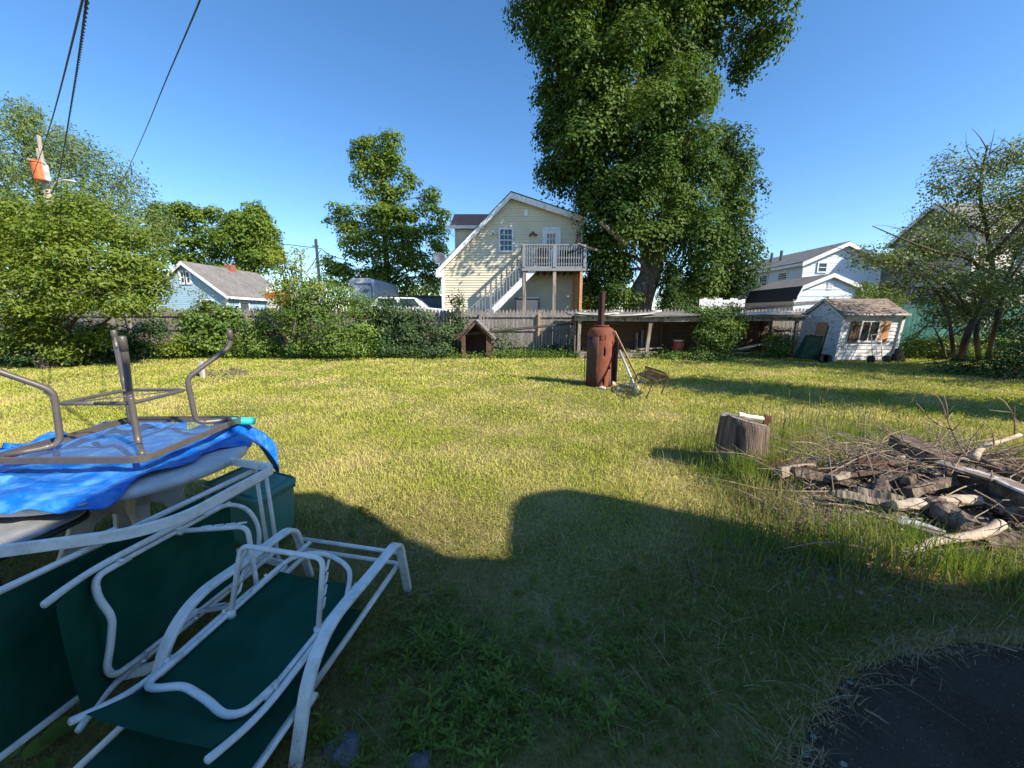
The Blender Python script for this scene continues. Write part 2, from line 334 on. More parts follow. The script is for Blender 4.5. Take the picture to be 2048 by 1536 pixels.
# ------------------------------------------------------------------ loungers
def chaise(name, label, loc, lx, ly, lz, group, ext=0):
    root = thing(name, (0,0,0), label, 'lounger', group); LOCAL.add(root.name)
    WM, SL = M['white_metal'], M['sling']
    for sx in (-1, 1):                                                  # flat bar arms with their two legs
        x = .325*sx
        p = fillet([(x,.06+ext*.1,-ext*.3),(x,-.02,.40),(x,-.36,.405),(x,-.60,.425),(x,-.745,.32),(x,-.86-ext*.45,-ext)], [.0,.085,.2,.11,.11,0], 6)
        q = MB(); q.flat(p, .05, .022, (1,0,0)); q.build('arm_leg', WM, root, sm=False)
    for y, z in ((.022,.285),(.035,.205)):
        q = MB(); q.tube([(-.32,y,z),(.32,y,z)], .0115, 10); q.build('crossbar', WM, root, sm=True)
    q = MB()                                                            # seat frame under the folded back
    q.tube(fillet([(-.285,.03,.2),(-.285,-.7,.185),(-.285,-1.2,.17),(-.285,-1.75,.15),(.285,-1.75,.15),(.285,-1.2,.17),(.285,-.7,.185),(.285,.03,.2)], [0,0,0,.05,.05,0,0,0], 5), .014, 10)
    for sx in (-1, 1): q.box((.303*sx,-.73,.19), (.05,.045,.02))
    q.build('seat_frame', WM, root, sm=True)
    q = MB(); n = 14
    for i in range(n+1):
        y = -.3-1.44*i/n; z = .19-.03*i/n
        q.V += [(-.278, y, z), (0, y, z-.012), (.278, y, z)]
        if i: k = 3*i; q.F += [(k-3,k-2,k+1,k),(k-2,k-1,k+2,k+1)]
    q.build('seat_sling', SL, root, sm=True)
    q = MB()
    for sx in (-1, 1):
        x = .25*sx
        rl = fillet([(x,-.0,.285),(x,-.5,.305),(x,-.83,.295),(x*1.0,-.94,.315),(x*1.03,-1.065,.375)], [0,.1,.1,.07,0], 6)
        q.sweep(rl, [(.0135*math.cos(a), .011*math.sin(a)) for a in [2*math.pi*k/12 for k in range(12)]], scale=[1+max(0, (i-18)*.012) for i in range(len(rl))])
        q.tube([(.224*sx,-.27,.308),(.224*sx,-.84,.303)], .0105, 8)
        for yy in (-.33,-.56,-.8): q.tube([(.238*sx,yy,.305),(.238*sx,yy,.332)], .007, 6)
    bk = q.build('back_frame', WM, root, sm=True)
    q = MB(); ys = [-.25-.79*i/16 for i in range(17)]
    for i, y in enumerate(ys):
        z = .290 if y > -.86 else .290+max(0, -.86-y)**1.3*.8
        q.V += [(-.238, y, z), (-.1, y, z-.012), (.1, y, z-.012), (.238, y, z)]
        if i: k = 4*i; q.F += [(k-4,k-3,k+1,k),(k-3,k-2,k+2,k+1),(k-2,k-1,k+3,k+2)]
    q.build('back_sling', SL, root, sm=True)
    q = MB()                                                            # bowed braces across the back
    q.tube(smooth(fillet([(-.224,-.76,.308),(-.224,-.885,.312),(-.16,-.905,.335),(-.05,-.885,.352),(.06,-.90,.336),(.155,-.925,.325),(.21,-.90,.318),(.226,-.78,.308)], .035, 3), 2), .0128, 10)
    q.build('brace', WM, root, sm=True); q = MB()
    q.tube(smooth([(-.23,-.42,.308),(-.225,-.3,.32),(-.165,-.225,.36),(-.05,-.195,.385),(.07,-.205,.38),(.175,-.25,.355),(.23,-.36,.31)], 5), .0118, 10)
    q.build('brace', WM, root, sm=True)
    q = MB()                                                            # notched back stay standing up
    q.tube(fillet([(-.218,-.545,.305),(-.208,-.46,.59),(.208,-.46,.59),(.218,-.545,.305)], .045, 6), .0115, 10)
    for sx in (-1, 1):
        for k in range(4):
            s = .25+.18*k; y = -.545+.085*s; z = .305+.285*s
            q.tube([(.213*sx,y,z),(.213*sx,y+.028,z+.004),(.213*sx,y+.045,z+.034)], [.009,.0075,.005], 6)
        q.lathe([(.0,-.02),(.019,-.018),(.019,.014),(.0,.016)], (.22*sx,-.545,.305), 10, cap=False)
    q.build('stay', WM, root, sm=True)
    X, Y, Z = Vector(lx).normalized(), Vector(ly).normalized(), Vector(lz).normalized()
    root.matrix_world = Matrix(((X.x,Y.x,Z.x,loc[0]),(X.y,Y.y,Z.y,loc[1]),(X.z,Y.z,Z.z,loc[2]),(0,0,0,1)))
    return root
GL = 'green sling sun loungers'
chaise('sun_lounger', 'white framed sun lounger with green sling standing upright before the tipped one', (-.941,2.017,0), (.982,-.188,-.023), (.188,.981,.037), (.016,-.041,.999), GL)
chaise('sun_lounger', 'green sling sun lounger tipped up on its side against the tables', (-1.80,2.265,.355), (.036,-.008,-.999), (.146,.989,-.003), (.988,-.146,.036), GL, .26)
# ------------------------------------------------------------------ tables
t = thing('round_table', (-2.43,2.27,0), 'round white plastic patio table half covered by the blue tarp', 'table')
tz = .715
b = MB(); b.lathe([(.0,tz),(.585,tz),(.605,tz-.004),(.615,tz-.014),(.62,tz-.03),(.617,tz-.052),(.605,tz-.056),(.58,tz-.03),(0,tz-.028)], (-2.40,2.29,0), 72, cap=False); b.build('tabletop', M['white_plastic'], t, sm=True)
for k in range(4):
    a = R(45+90*k+12); c, s = math.cos(a), math.sin(a); q = MB()
    prof = [(.07,tz-.03),(.5,tz-.035),(.46,tz-.09),(.3,tz-.22),(.26,.38),(.34,.18),(.52,.0),(.44,.0),(.25,.16),(.16,.36),(.07,.42)]
    q.ext([(-2.43+c*r-s*-.035, 2.27+s*r+c*-.035, z) for r, z in prof], (-s*.07, c*.07, 0)); q.build('leg', M['white_plastic'], t, bevel=.008)
b = MB(); b.lathe([(.0,.40),(.09,.40),(.09,tz-.03),(0,tz-.03)], (-2.43,2.27,0), 20, cap=False); b.build('hub', M['white_plastic'], t, sm=True)
# grey table lying upside down on the tarp
ZT = .80; C = Vector((-2.475,2.43,ZT)); ex = Vector((.998,.02,0)); ey = Vector((-.05,.998,0)); ho = .44
L_ = lambda x, y, z: C+ex*x+ey*y+Vector((0,0,z))
t = thing('patio_table', C, 'grey metal patio table with a glass top lying upside down on the tarp', 'table')
b = MB(); cs = [(-ho,-ho),(ho,-ho),(ho,ho),(-ho,ho)]; loop = []
for k in range(4):
    x, y = cs[k]; sx, sy = (1 if x > 0 else -1), (1 if y > 0 else -1)
    for j in range(7):
        a = math.pi/2*j/6+[math.pi,1.5*math.pi,0,.5*math.pi][k]
        loop.append((sx*(ho-.07)+.07*math.cos(a), sy*(ho-.07)+.07*math.sin(a)))
n = len(loop); V = []; Fc = []
for (dx, z) in ((0,0),(0,.034),(-.012,.038),(-.012,.022),(-.05,.02),(-.05,0)):
    V += [L_(x*(1+dx/ho), y*(1+dx/ho), z) for x, y in loop]
for r_ in range(6):
    for k in range(n):
        a, c = r_*n+k, r_*n+(k+1) % n; r2 = ((r_+1) % 6)*n; Fc.append((a, c, r2+(k+1) % n, r2+k))
b.add(V, Fc); b.build('frame', M['grey_metal'], t)
gm = bpy.data.materials.new('table_glass'); gm.use_nodes = True; tt = gm.node_tree; p = tt.nodes['Principled BSDF']
p.inputs['Base Color'].default_value = (.75,.85,.85,1); p.inputs['Roughness'].default_value = .22; p.inputs['Specular IOR Level'].default_value = .6
ms = nd(tt, 'MixShader'); tr = nd(tt, 'BsdfTransparent'); tr.inputs[0].default_value = (.85,.93,.93,1); ms.inputs[0].default_value = .1
gl = nd(tt, 'BsdfGlossy'); gl.inputs['Roughness'].default_value = .15; ad = nd(tt, 'MixShader'); ad.inputs[0].default_value = .45
tt.links.new(p.outputs[0], ad.inputs[1]); tt.links.new(gl.outputs[0], ad.inputs[2]); tt.links.new(tr.outputs[0], ms.inputs[1]); tt.links.new(ad.outputs[0], ms.inputs[2]); tt.links.new(ms.outputs[0], tt.nodes['Material Output'].inputs[0])
wv = nd(tt, 'TexVoronoi'); wv.inputs['Scale'].default_value = 90; bp = nd(tt, 'Bump'); bp.inputs['Strength'].default_value = .35; bp.inputs['Distance'].default_value = .004
tt.links.new(wv.outputs[0], bp.inputs['Height']); tt.links.new(bp.outputs[0], gl.inputs['Normal']); tt.links.new(bp.outputs[0], p.inputs['Normal'])
b = MB(); b.ext([L_(x*.96, y*.96, .006) for x, y in loop], (0,0,.006)); b.build('glass_top', gm, t)
for sx, sy in cs:
    d = Vector((sx, sy)).normalized(); f = 1.414*ho
    prof = [(f-.09,.03),(f-.22,.032),(f-.30,.045),(.31,.30),(.31,.36),(.36,.405),(f-.09,.53),(f-.035,.575),(f-.03,.665)]
    pts = fillet([L_(d.x*r, d.y*r, z) for r, z in prof], [0,.05,.06,.05,.05,.05,.06,.06,0], 4)
    q = MB(); q.tube(pts, .0165, 12); q.lathe([(0,-.0),(.0185,0),(.0185,.07),(.014,.078),(0,.078)], pts[-1]-Vector((0,0,.05)), 12, cap=False); q.build('leg', M['grey_metal'], t, sm=True)
b = MB(); rg = [L_(.21*sx/ho, .21*sy/ho, .285) for sx, sy in cs]
b.tube(fillet([rg[0]*.5+rg[1]*.5, rg[1], rg[2], rg[3], rg[0], rg[0]*.5+rg[1]*.5], .05, 5), .011, 10); b.tube([rg[0], rg[2]], .004, 6); b.build('stretcher', M['grey_metal'], t, sm=True)
# low glass table under the tarp's edge
t = thing('side_table', (-2.7,1.42,0), 'low patio table with a grimy glass top and black legs beside the loungers', 'table')
b = MB(); gp = []
for (x, y, a0) in ((-3.15,1.02,180),(-2.14,1.02,270),(-2.14,1.84,0),(-3.15,1.84,90)):
    for j in range(5):
        a = R(a0+22.5*j); gp.append((x+(.09 if x < -2.7 else -.09)+.09*math.cos(a), y+(.09 if y < 1.5 else -.09)+.09*math.sin(a)))
b.ext([(x,y,.615) for x, y in gp], (0,0,.012))
M['grimy_glass'] = mat('grimy_glass', (.13,.14,.15), .2, .4, 4, spec=.8, c2=(.42,.43,.43), c2amt=.42, c2scale=5, c2sharp=.25)
b.build('glass_top', M['grimy_glass'], t, bevel=.003)
b = MB(); lp = [Vector((x,y,.60)) for x, y in gp]; b.tube(lp+[lp[0]], .015, 8); b.build('frame', M['dark_metal'], t, sm=True)
for x, y in ((-2.18,1.08),(-2.2,1.46),(-3.1,1.08),(-3.1,1.78)):
    q = MB(); q.tube([(x,y,.59),(x,y,0)], .02, 10); q.build('leg', M['dark_metal'], t, sm=True)
# ------------------------------------------------------------------ tarp
def nz(x, y, s, k=0):
    return math.sin(x*s*1.3+k+1.7*math.sin(y*s*.7+k*2))*math.cos(y*s*1.1-k*.6+1.3*math.sin(x*s*.5+k))
tb = MB(); NX, NY = 90, 110
x0, x1, y0, y1 = -3.5, -1.83, 1.62, 3.18
for j in range(NY+1):
    for i in range(NX+1):
        u, v = i/NX, j/NY
        x = x0+(x1-x0)*u; y = y0+(y1-y0)*v
        y += (1-v)*(1-u)**2*.05; y -= .10*max(0, 1-v/.35)*(1-u**2)                                           # near edge runs away to the far side
        x += -.10*math.exp(-((v-.42)/.22)**2)*u**3+.035*math.sin(v*23)*u**4
        x -= .2*max(0, 1-v/.4)*u**2; y += .05*max(0, 1-v/.3)*u
        r = math.hypot(x+2.43, y-2.27); k = max(0, r-.60)
        ang = math.atan2(y-2.27, x+2.43)
        if k > 0:
            drop = .35*k+1.5*k*k
            if ang > 1.0 and ang < 2.9: drop *= .35                           # far right corner keeps bulging over the rim
            if x < -2.75: drop *= .12                                  # the other end rests on stacked things
            px, py = x, y; x = -2.43+(x+2.43)*(.62+k*.62)/r; y = 2.27+(y-2.27)*(.62+k*.62)/r
            if px < -2.75: x, y = px, py
        else: drop = 0
        z = tz+.014-drop+.010*nz(x, y, 9)+.014*(.5-abs(nz(x, y, 8, 3.1))**.6)+.009*(.5-abs(nz(x*.8+y*.6, y*.8-x*.6, 17, .7))**.5)
        z += .055*math.exp(-((x+2.0)**2+(y-2.93)**2)/.012)+.06*math.exp(-((x+2.25)**2+(y-3.02)**2)/.02)+.03*math.exp(-((x+2.12)**2/.01+(y-2.8)**2/.02))
        if k > .02: z += .03*math.sin(ang*24)*min(1, k*5)
        if abs(x-C.x) < .46 and abs(y-C.y) < .46: z = min(z, ZT-.006)
        else: z += .018*max(0, nz(x, y, 5, .4))
        if r < .66: z = max(z, tz+.006-max(0, r-.6)*.3)
        tb.V.append((x, y, z))
for j in range(NY):
    for i in range(NX):
        a = j*(NX+1)+i; tb.F.append((a, a+1, a+NX+2, a+NX+1))
tp = tb.build('tarp', M['tarp'], sm=True); tag(tp, 'crumpled blue plastic tarp draped over the round white table', 'tarp')
sd = tp.modifiers.new('thick', 'SOLIDIFY'); sd.thickness = .003
gv = Vector(tb.V[3*(NX+1)+NX-3]); q = MB(); q.lathe([(.007,.004),(.016,.0045),(.016,.008),(.007,.008)], gv, 16); q.build('grommet', M['pale_metal'], tp, sm=True)
# pool noodles poking out
b = MB(); b.tube([PZ(430,842,.80), PZ(507,842,.80)], .028, 14); tag(b.build('pool_noodle', M['teal_noodle'], sm=True), 'turquoise foam pool noodle poking out from under the tarp', 'pool noodle', 'foam pool noodles')
b = MB(); b.tube([PZ(-60,968,.70), PZ(18,962,.72)], .03, 14); tag(b.build('pool_noodle', mat('pale_noodle', (.1,.35,.5), .6)), 'pale blue foam noodle rolled inside the tarp above the side table', 'pool noodle', 'foam pool noodles')
# ------------------------------------------------------------------ storage bin
A, B_, Cc, D = [Vector(p) for p in ((-1.605,2.72,0),(-1.68,2.33,0),(-2.235,2.585,0),(-2.16,2.975,0))]; cen = (A+B_+Cc+D)/4
t = thing('storage_bin', cen, 'green plastic storage tote with its lid on beneath the round table', 'storage bin')
def rr(sc, z, rad=.05):
    P = [cen+(p-cen)*sc for p in (A, D, Cc, B_)]; out = []
    for i in range(4):
        a, b, c = P[i-1], P[i], P[(i+1) % 4]
        p, q = b+(a-b).normalized()*rad, b+(c-b).normalized()*rad
        for k in range(6):
            s = k/5; v = p*(1-s)**2+b*2*s*(1-s)+q*s*s; out.append(Vector((v.x, v.y, z)))
    return out
def loft(loops):
    q = MB(); n = len(loops[0])
    for l in loops: q.V += [tuple(p) for p in l]
    for i in range(len(loops)-1):
        for k in range(n): a, c = i*n+k, i*n+(k+1) % n; q.F.append((a, c, c+n, a+n))
    q.F.append(tuple(range((len(loops)-1)*n, len(loops)*n))); q.F.append(tuple(range(n))[::-1]); return q
loft([rr(.84,0),rr(.86,.02),rr(.93,.30),rr(.93,.34),rr(.985,.345),rr(.985,.385)]).build('body', M['bin'], t)
lid_ = loft([rr(.98,.372),rr(1.0,.374),rr(1.0,.395),rr(.975,.405),rr(.955,.405),rr(.94,.395),rr(.82,.393),rr(.80,.405),rr(.78,.408)])
b = lid_
for i in range(4):
    P = [(A,D),(D,Cc),(Cc,B_),(B_,A)][i]
    for k in range(22):
        s = .1+.8*k/21; v = P[0].lerp(P[1], s); v = cen+(v-cen)*.99; b.box((v.x, v.y, .358), (.008,.008,.026))
b.build('lid', M['bin'], t)
# rocks by the frame's lower edge
def rock(c, r, m, name, label, grp=None, seed=0, flat=.6):
    rg_ = random.Random(seed); q = MB(); n, k = 14, 8
    for i in range(k+1):
        th = math.pi*i/k
        for j in range(n):
            ph = 2*math.pi*j/n; w = 1+.22*math.sin(3*ph+seed)*math.sin(2*th+seed)+rg_.uniform(-.07,.07)
            q.V.append((c[0]+r*w*math.sin(th)*math.cos(ph), c[1]+r*w*math.sin(th)*math.sin(ph)*.8, c[2]+r*flat*w*math.cos(th)))
    for i in range(k):
        for j in range(n): a, d = i*n+j, i*n+(j+1) % n; q.F.append((a, a+n, d+n, d))
    return tag(q.build(name, m, sm=True), label, 'rock', grp)
p = PZ(690,1500); rock((p.x,p.y,.0), .075, M['stone'], 'rock', 'larger dark grey rock in the weeds beside the lounger leg', 'grey rocks in the weeds', 1, .5)
p = PZ(838,1528); rock((p.x,p.y,.0), .052, M['stone'], 'rock', 'smaller pale grey rock at the bottom of the weedy ground', 'grey rocks in the weeds', 5, .55)
# ------------------------------------------------------------------ stump, axe
p = PZ(1499,950); sx_, sy_ = p.x+.02, p.y+.2
b = MB(); n, k = 64, 14; rs = random.Random(3); fl = [rs.uniform(-1, 1) for _ in range(n)]
HS = .535
def stump_pt(i, j):
    a = 2*math.pi*j/n; z = i/k
    r = .235*(1+.10*(1-z)**2+.035*math.sin(3*a+1)+.02*math.sin(7*a)+.022*fl[j]*(1-.3*z)+.015*math.sin(a*13+z*3))
    tilt = .06*math.cos(a)                                             # cut face falls to one side
    zz = z*(HS-tilt*1.0)
    if z > .9: r *= 1-.05*((z-.9)/.1)**2
    if math.cos(a-2.75) > .75 and z > .55: r *= 1-.22*(z-.55)*(math.cos(a-2.75)-.75)*4; zz -= .10*(z-.55)*(math.cos(a-2.75)-.75)*4
    return (sx_+r*math.cos(a)-.02*z, sy_+r*math.sin(a), zz)
t = thing('chopping_stump', (sx_, sy_, 0), 'weathered chopping stump with an axe stuck in its cut face', 'tree stump')
for i in range(k+1): b.V += [stump_pt(i, j) for j in range(n)]
for i in range(k):
    for j in range(n): a, c = i*n+j, i*n+(j+1) % n; b.F.append((a, c, c+n, a+n))
b.build('trunk', M['stump_side'], t, sm=True)
b = MB(); b.V = [stump_pt(k, j) for j in range(n)]; b.V = [(x, y, z+.003) for x, y, z in b.V]
c0 = (sx_-.02, sy_, HS-.0); rings = [b.V[:]]
for f in (.75, .45, .2):
    b.V += [(c0[0]+(x-c0[0])*f, c0[1]+(y-c0[1])*f, z*f+c0[2]*(1-f)+rs.uniform(-.006,.006)) for x, y, z in rings[0]]
for i in range(3):
    for j in range(n): a, c = i*n+j, i*n+(j+1) % n; b.F.append((a, c, c+n, a+n))
b.F.append(tuple(range(3*n, 4*n))); b.build('cut_face', M['stump_top'], t)
YA = sy_-.02
P1, P2 = W(1478,829,YA-.02), W(1531,838,YA); hd = W(1527,850,YA)
t = thing('axe', hd, 'short axe with a pale handle stuck into the chopping stump', 'axe')
b = MB(); d = (P2-P1).normalized(); up = Vector((0,0,1)); pts = smooth([P1, P1+d*.03+up*.004, P1.lerp(P2,.35)-up*.004, P1.lerp(P2,.75), P2+d*.02], 5); m_ = len(pts)
b.sweep(pts, [(.011*math.cos(a), .023*math.sin(a)) for a in [2*math.pi*q/12 for q in range(12)]], up=(0,0,1), scale=[1.25-.35*min(1, i/4) if i < 5 else .9 for i in range(m_)]); b.build('handle', M['axe_handle'], t, sm=True)
hp = [W(u, v, YA) for u, v in ((1530,829),(1541,832),(1541,838),(1537,847),(1533,856),(1521,852),(1527,845),(1529,838))]
b = MB(); th = [.016,.016,.015,.011,.003,.003,.011,.015]
b.V = [tuple(q+Vector((0,-w,0))) for q, w in zip(hp, th)]+[tuple(q+Vector((0,w,0))) for q, w in zip(hp, th)]
b.F = [tuple(range(8)), tuple(range(15,7,-1))]+[(i, i+8, (i+1) % 8+8, (i+1) % 8) for i in range(8)]; b.build('head', M['axe_head'], t)
# ------------------------------------------------------------------ boiler stove and its neighbours
bx, by = 2.02, 8.78; t = thing('boiler_tank', (bx, by, 0), 'rusty upright boiler tank with a flue pipe standing on the lawn', 'boiler')
prof = [(.30,.0)]+[(.30,.05*i) for i in range(1, 24)]+[(.297,1.19),(.283,1.25),(.25,1.295),(.2,1.325),(.14,1.338),(.12,1.34)]
n = 96; b = MB()
for r, z in prof: b.V += [(bx+r*math.cos(2*math.pi*j/n), by+r*math.sin(2*math.pi*j/n), z) for j in range(n)]
def hole(z, j):
    a = math.degrees(2*math.pi*j/n)
    u = (a-270)/1.0
    return (.68 < z < .92 and 0 < u < 7 and z < .90-(u+2)*.006) or (.93 < z < 1.0 and 41 < u < 49) or (.05 < z < .22 and 0 < u < 9) or (.38 < z < .46 and 28 < u < 36) or (.15 < z < .60 and 56 < u < 62)
for i in range(len(prof)-1):
    for j in range(n):
        zc = (prof[i][1]+prof[i+1][1])/2
        if hole(zc, j+.5): continue
        a, c = i*n+j, i*n+(j+1) % n; b.F.append((a, c, c+n, a+n))
o = b.build('shell', M['rust'], t, sm=True); sd = o.modifiers.new('wall', 'SOLIDIFY'); sd.thickness = .012; sd.offset = -1
b = MB(); b.lathe([(.0,1.335),(.135,1.335),(.135,1.352),(.17,1.352),(.17,1.375),(.1,1.378),(0,1.378)], (bx,by,0), 32, cap=False); b.build('flange', M['rust'], t, sm=False)
b = MB(); f0 = Vector((bx-.03, by, 1.37)); zt = 2.10
b.box((bx-.055,by-.01,(1.37+zt)/2-.02), (.075,.012,zt-1.41), None); b.box((bx-.018,by-.032,(1.37+zt)/2), (.012,.07,zt-1.37)); b.box((bx+.010,by-.062,(1.37+zt)/2), (.05,.012,zt-1.37)); b.box((bx+.036,by-.02,(1.37+zt)/2), (.012,.08,zt-1.37)); b.box((bx+.015,by-.02,zt+.0), (.11,.1,.022))
b.build('flue_pipe', M['rust_dark'], t, bevel=.003)
b = MB(); b.box((bx-.06,by-.299,1.115), (.012,.014,.10)); b.box((bx+.03,by-.299,1.115), (.012,.014,.10)); b.box((bx-.015,by-.302,1.068), (.10,.012,.012)); b.build('bracket', M['rust_dark'], t)
b = MB()
for k in range(7):
    a = R(-36+2.2*k); r = .34+.0*k
b.V = []; 
for z in (.12, 1.02):
    for k in range(6):
        r = .303+.025*k; a = R(-28-3*k); b.V.append((bx+r*math.cos(a), by+r*math.sin(a), z))
b.F = [(k, k+1, k+7, k+6) for k in range(5)]; o = b.build('door', M['rust_dark'], t); o.modifiers.new('thick', 'SOLIDIFY').thickness = .012
b = MB()
for z, w0, w1 in ((.02,-62,-28),(.22,-56,-28),(.40,-42,-28),(.52,-32,-28)):
    for k in range(7): a = R(w0+(w1-w0)*k/6); b.V.append((bx+.308*math.cos(a), by+.308*math.sin(a), z))
b.F = [(i*7+k, i*7+k+1, i*7+k+8, i*7+k+7) for i in range(3) for k in range(6)]; o = b.build('patch_plate', mat('patch_plate', (.13,.075,.07), .7, .3, 6), t, sm=True); o.modifiers.new('thick', 'SOLIDIFY').thickness = .006
b = MB()
for z in (0,.4,.8,1.12):
    for k in range(9): a = R(165+10.6*k); b.V.append((bx+.309*math.cos(a), by+.309*math.sin(a), z))
b.F = [(i*9+k, i*9+k+1, i*9+k+10, i*9+k+9) for i in range(3) for k in range(8)]; o = b.build('side_plate', M['rust_dark'], t, sm=True); o.modifiers.new('thick', 'SOLIDIFY').thickness = .008
# stones at the base
for i, (u, v, r, fl_, m_) in enumerate(((1222,770,.12,.55,'pale_stone'),(1252,772,.10,.5,'pale_stone'),(1266,768,.09,.5,'stone'),(1240,780,.08,.5,'pale_stone'),(1270,777,.10,.45,'pale_stone'),(1284,766,.09,.6,'stone'),(1205,778,.09,.45,'pale_stone'))):
    q = PZ(u, v); rock((q.x, q.y, .02), r, M[m_], 'hearth_stone', ['whitish stone by the front foot of the boiler','low pale stone right of the boiler door','dark stone behind the white pole','small pale stone nearest the viewer by the boiler','flat pale stone beside the foot of the white pole','dark stone under the wire chair','flat pale stone at the boiler front below the slot'][i], 'stones round the boiler base', i+2, fl_)
# leaning plank and pole
b = MB(); b.beam(W(1229,662,8.55), PZ(1277,762)+Vector((0,0,.02)), .045, .02); tag(b.build('leaning_stick', M['tan_wood'], bevel=.003), 'long tan stick leaning on the shoulder of the rusty boiler', 'stick')
b = MB(); b.tube([W(1239,701,8.5), PZ(1276,790)+Vector((0,0,.02))], .025, 12); tag(b.build('white_pole', M['pale_metal'], sm=True), 'white painted pole leaning beside the boiler, lower than the tan stick', 'pole')
t = thing('fire_tools', PZ(1170,768), 'thin rusty fire irons standing in the grass beside the boiler', 'fire irons')
for u, v0, w in ((1170,708,.07),(1177,713,.03)):
    bot = PZ(u-2, 768); b = MB(); top = W(u, v0, bot.y); b.tube([bot, top], .008, 6); b.box(top, (w*1.6,.016,.016)); b.box(top+Vector((0,0,-.06)), (w*.9,.014,.014)); b.build('poker', M['rust_dark'], t)
# wire chair
t = thing('wire_chair', PZ(1300,790), 'rusty wire mesh garden chair with a low back beside the boiler', 'chair')
YC = 7.9; seat = [W(1276,749,YC-.1), W(1310,764,YC-.35), W(1334,757,YC-.1), W(1300,745,YC+.35)]
for p_ in seat: pass
zs_ = [.36,.34,.36,.38]; seat = [PZ(u, v, z) for (u, v), z in zip(((1275,748),(1308,763),(1336,756),(1296,740)), (.36,.34,.36,.38))]
b = MB(); b.tube(fillet([seat[0], seat[1], seat[2], seat[3], seat[0], seat[1]], .04, 4), .014, 8); b.build('seat_frame', M['rust_brown'], t, sm=True)
b = MB()
for i in range(1, 14):
    s = i/14; b.tube([seat[0].lerp(seat[1], s)+Vector((0,0,-.003)), seat[3].lerp(seat[2], s)+Vector((0,0,-.003))], .0055, 5); b.tube([seat[0].lerp(seat[3], s), seat[1].lerp(seat[2], s)], .0055, 5)
b.build('seat_mesh', M['rust_brown'], t)
b = MB(); bk = [seat[3]+Vector((-.02,.06,.0)), PZ(1291,733,.52), PZ(1301,736,.56), PZ(1325,744,.56), PZ(1335,751,.52), seat[2]]
b.tube(smooth(bk, 4), .014, 8)
bt = smooth(bk[1:5], 6)
for i, q in enumerate(bt[::1]):
    s = i/(len(bt)-1); b.tube([seat[3].lerp(seat[2], s), q], .0055, 5)
for s in (.35, .7): b.tube([seat[3].lerp(q, s) if 0 else seat[3].lerp(seat[2], i/(len(bt)-1)).lerp(q, s) for i, q in enumerate(bt)], .0055, 5)
b.build('backrest', M['rust_brown'], t)
for (a, foot) in ((seat[0],(1262,790)),(seat[1],(1291,799)),(seat[2],(1322,790)),(seat[3],(1288,777))):
    f = PZ(*foot); q = MB(); q.tube(fillet([a.lerp((seat[0]+seat[2])/2, .25), a, a.lerp(f, .3)+Vector((0,0,.02)), f], .06, 4), .013, 8); q.build('leg', M['rust_brown'], t, sm=True)
# fire pit ring and post
fp = PZ(415,752); t = thing('fire_pit', (fp.x, fp.y, 0), 'low ring of charred stones in the grass around a stub post', 'fire pit')
rs = random.Random(5)
for k in range(24):
    a = 2*math.pi*k/24+rs.uniform(-.1,.1); b = MB(); b.box((fp.x+.62*math.cos(a), fp.y+.4+.5*math.sin(a), .02), (rs.uniform(.06,.16), rs.uniform(.05,.12), rs.uniform(.03,.13)), Matrix.Rotation(rs.uniform(0,3), 3, 'Z') @ Matrix.Rotation(rs.uniform(-.3,.3), 3, 'X')); b.build('ring_stone', M['dark_log'], t, bevel=.015)
b = MB(); b.lathe([(0,.012),(.7,.012),(.72,.004)], (fp.x, fp.y+.5, 0), 28, cap=False); b.build('ash_bed', M['debris'], t)
pp = PZ(406,755); b = MB(); b.box((pp.x, pp.y, .21), (.085,.085,.42)); tag(b.build('stub_post', M['grey_plank'], bevel=.006), 'short grey post standing at the edge of the fire pit', 'post')
# ------------------------------------------------------------------ stockade fence
YF = 16.0; FT = 1.86
t = thing('stockade_fence', (-4, YF, 0), 'long weathered grey stockade fence with pointed pickets closing the back of the yard', 'fence')
x = -30.0; rs = random.Random(11); pw = .145; i = 0
while x < 13.2:
    b = MB(); x_end = min(x+pw*16.5, 13.4); dz0 = rs.uniform(-.03,.03); lean = rs.uniform(-.006,.006)
    xx_ = x; 
    while xx_ < x_end-.05:
        h = FT+dz0+rs.uniform(-.02,.02)+(xx_-x)*lean*3; w = pw-.014; y = YF+rs.uniform(-.006,.006); s_ = rs.uniform(-.006,.006)
        if rs.random() < .012: h -= rs.uniform(.1,.4)
        pl = [(xx_, y, .04), (xx_+w, y, .04), (xx_+w+s_, y, h-.14), (xx_+w*.72+s_, y, h-.04), (xx_+w*.5+s_, y, h), (xx_+w*.28+s_, y, h-.04), (xx_+s_, y, h-.14)]
        b.ext(pl, (0,.02,0)); xx_ += pw
    pan = b.build('fence_panel', M['fence_wood'], t)
    q = MB()
    for z in (.35, 1.02, 1.58): q.box(((x+x_end)/2, YF-.035, z+dz0), (x_end-x-.02, .045, .085))
    q.build('rail', M['fence_wood'], pan)
    q = MB(); q.box((x_end, YF-.07, .83), (.1,.1,1.66)); q.build('post', M['fence_post'] if -2 < x < 6 else M['fence_wood'], t, bevel=.006)
    x = x_end+.0
